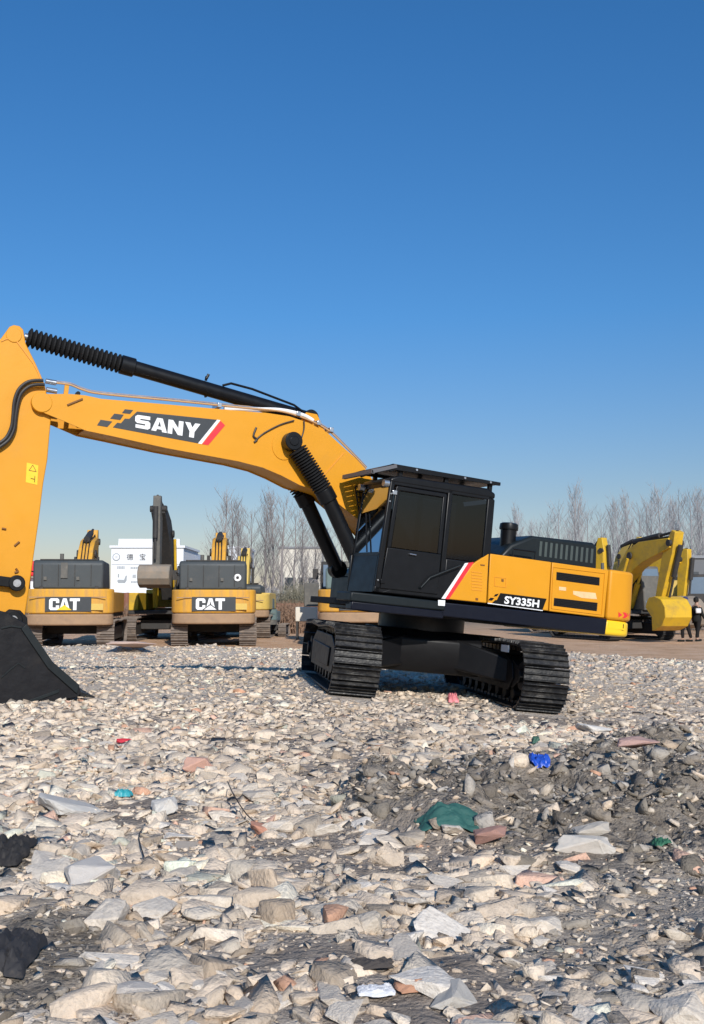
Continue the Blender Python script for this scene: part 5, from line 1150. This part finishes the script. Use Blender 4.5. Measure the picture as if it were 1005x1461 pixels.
# ================================================================== PEOPLE
def person(px, depth, label, coat, bag=False, cap=None, face=100):
    X0 = (px - 502.5) / FPX * depth; rt = empty('person', loc=(X0, depth, hz(X0, depth)), label=label, cat='person'); rt.rotation_euler = (0, 0, R(face))
    V_ = []; E_ = []; Rd = []
    def add(p, r, par=None):
        V_.append(p); Rd.append(r)
        if par is not None: E_.append((par, len(V_) - 1))
        return len(V_) - 1
    # x forward, y left
    pel = add((0, 0, .92), .13); wa = add((0, 0, 1.08), .125, pel); ch = add((0, 0, 1.28), .145, wa); nk = add((.0, 0, 1.45), .06, ch); hd1 = add((.01, 0, 1.55), .085, nk); add((.02, 0, 1.66), .085, hd1)
    for s in (-1, 1):
        st = .10 * s
        h = add((0, s * .09, .84), .095, pel); kn = add((st + .03, s * .10, .48), .065, h); an_ = add((st * 1.4 - .02, s * .10, .09), .045, kn); add((st * 1.4 + .13, s * .10, .035), .035, an_)
        sh = add((0, s * .17, 1.38), .065, ch); el = add((-.02 - st * .3, s * .25, 1.10), .048, sh); wr_ = add((.10 - st, s * .24, .86), .032, el); pm_ = add((.12 - st, s * .24, .80), .034, wr_)
        for q in range(4): f1 = add((.15 - st - q * .022, s * .24, .745), .010, pm_); add((.145 - st - q * .022, s * .235, .70 + .006 * abs(q - 1.5)), .009, f1)
        t1 = add((.16 - st, s * .22, .79), .011, pm_); add((.175 - st, s * .215, .755), .010, t1)
    me = bpy.data.meshes.new('body'); me.from_pydata(V_, E_, []); me.materials.append(M['skin']); o = bpy.data.objects.new('body', me); COL.objects.link(o); o.parent = rt
    md = o.modifiers.new('skin', 'SKIN'); md.use_smooth_shade = True
    for i, d in enumerate(me.skin_vertices[0].data): d.radius = (Rd[i], Rd[i]); d.use_root = (i == 0)
    o.modifiers.new('sub', 'SUBSURF').levels = 1; o.modifiers['sub'].render_levels = 1
    def grow(name, chains, mat, sq=1):
        v = []; e = []; r = []
        for chn in chains:
            for i, (p, q) in enumerate(chn):
                v.append(p); r.append(q)
                if i: e.append((len(v) - 2, len(v) - 1))
        m = bpy.data.meshes.new(name); m.from_pydata(v, e, []); m.materials.append(mat); ob = bpy.data.objects.new(name, m); COL.objects.link(ob); ob.parent = rt
        ob.modifiers.new('skin', 'SKIN').use_smooth_shade = True; 
        roots = []; k = 0
        for chn in chains: roots.append(k); k += len(chn)
        for i, d in enumerate(m.skin_vertices[0].data): d.radius = (r[i], r[i]); d.use_root = i in roots
        s_ = ob.modifiers.new('sub', 'SUBSURF'); s_.levels = 1; s_.render_levels = 2; return ob
    legs = []
    for s in (-1, 1):
        st = .10 * s; legs.append([((0, s * .09, .90), .12), ((0, s * .095, .82), .105), ((st + .03, s * .10, .48), .082), ((st * 1.4 - .02, s * .10, .12), .062)])
    grow('trousers', legs, M['trouser'])
    tor = [[((0, 0, .72), .21), ((0, 0, .92), .19), ((0, 0, 1.10), .175), ((0, 0, 1.30), .185), ((0, 0, 1.44), .10)]]
    for s in (-1, 1):
        st = .10 * s; tor.append([((0, s * .15, 1.38), .085), ((-.02 - st * .3, s * .26, 1.10), .07), ((.09 - st, s * .245, .88), .052)])
    grow('coat', tor, coat)
    for s in (-1, 1):
        st = .10 * s; MB().box(st * 1.4 - .08, st * 1.4 + .19, s * .10 - .05, s * .10 + .05, 0, .085).build('shoe', M['coat_bk'], rt, .03)
    if cap: MB().tube([(0, 0, 1.66), (0, 0, 1.70), (0, 0, 1.76), (0, 0, 1.785)], [.108, .112, .085, .03], 16).tube([(.06, 0, 1.675), (.19, 0, 1.665)], [.07, .05], 10).build('cap', cap, rt, smooth=True)
    else: MB().tube([(-.02, 0, 1.56), (-.02, 0, 1.64), (-.01, 0, 1.72), (0, 0, 1.765)], [.088, .108, .095, .03], 16).build('hair', M['hair'], rt, smooth=True)
    MB().tube([(.09, 0, 1.60), (.115, 0, 1.585)], [.018, .012], 6).build('nose', M['skin'], rt)
    for s in (-1, 1): MB().tube([(.085, s * .032, 1.625), (.098, s * .032, 1.625)], .010, 6).build('eye', M['hair'], rt)
    MB().box(.085, .099, -.025, .025, 1.548, 1.555).build('mouth', M['red'], rt)
    return rt
person(976.5, 41, 'person in dark brown coat and navy cap standing beside the yellow bucket at the right', M['coat_br'], cap=M['cap_bl'], face=150)
person(992, 41.3, 'person in black jacket carrying a white bag at the right edge', M['coat_bk'], face=30)
bg_ = MB(); bg_.box(-.11, .11, -.05, .05, 0, .20); b_ = bg_.build('shopping_bag', M['paper'], None, .04); b_.location = ((991 - 502.5) / FPX * 41.3, 41.02, hz(13, 41) + 1.12); tag(b_, 'small white bag held against the black jacket at the right edge', 'bag')

# ================================================================== LIGHT, SKY
SUN_EL = R(28.5); TR = Vector((-.25, .968))    # horizontal travel of the light
az = math.atan2(-TR.x, -TR.y)               # compass direction towards the sun, from +Y clockwise
sd = Vector((math.sin(az) * math.cos(SUN_EL), math.cos(az) * math.cos(SUN_EL), math.sin(SUN_EL)))
su = bpy.data.lights.new('sun', 'SUN'); su.energy = 4.5; su.angle = R(.6); su.color = (1, .945, .87)
so = bpy.data.objects.new('sun', su); COL.objects.link(so); so.rotation_euler = sd.to_track_quat('Z', 'Y').to_euler()
wd = bpy.data.worlds.new('World'); SC.world = wd; wd.use_nodes = True; nt = wd.node_tree
sk = nt.nodes.new('ShaderNodeTexSky'); sk.sky_type = 'NISHITA'; sk.sun_disc = False; sk.sun_elevation = SUN_EL; sk.sun_rotation = az
sk.air_density = 1.0; sk.dust_density = .6; sk.ozone_density = 2.5; sk.altitude = 0
bgn = nt.nodes['Background']; bgn.inputs[1].default_value = .105
# winter air: clearer and bluer overhead, grey haze low down
tcw = nt.nodes.new('ShaderNodeTexCoord'); sxw = nt.nodes.new('ShaderNodeSeparateXYZ'); rw = nt.nodes.new('ShaderNodeValToRGB'); mw = nt.nodes.new('ShaderNodeMix'); mw.data_type = 'RGBA'; mw.blend_type = 'MULTIPLY'; mw.inputs[0].default_value = 1
nt.links.new(tcw.outputs['Generated'], sxw.inputs[0]); nt.links.new(sxw.outputs[2], rw.inputs[0])
els = [(0.0, (.92, .78, .78)), (.10, (.70, .74, .82)), (.27, (.42, .83, 1.15)), (.50, (.34, .86, 1.27))]
e = rw.color_ramp.elements
while len(e) < 4: e.new(.5)
for i, (p_, c) in enumerate(els): e[i].position = p_; e[i].color = c + (1,)
nt.links.new(sk.outputs[0], mw.inputs[6]); nt.links.new(rw.outputs[0], mw.inputs[7]); nt.links.new(mw.outputs[2], bgn.inputs[0])
SC.view_settings.view_transform = 'Standard'; SC.view_settings.look = 'None'; SC.view_settings.exposure = 0
SC.cycles.max_bounces = 6; SC.cycles.transparent_max_bounces = 12
SC.cycles.use_denoising = True
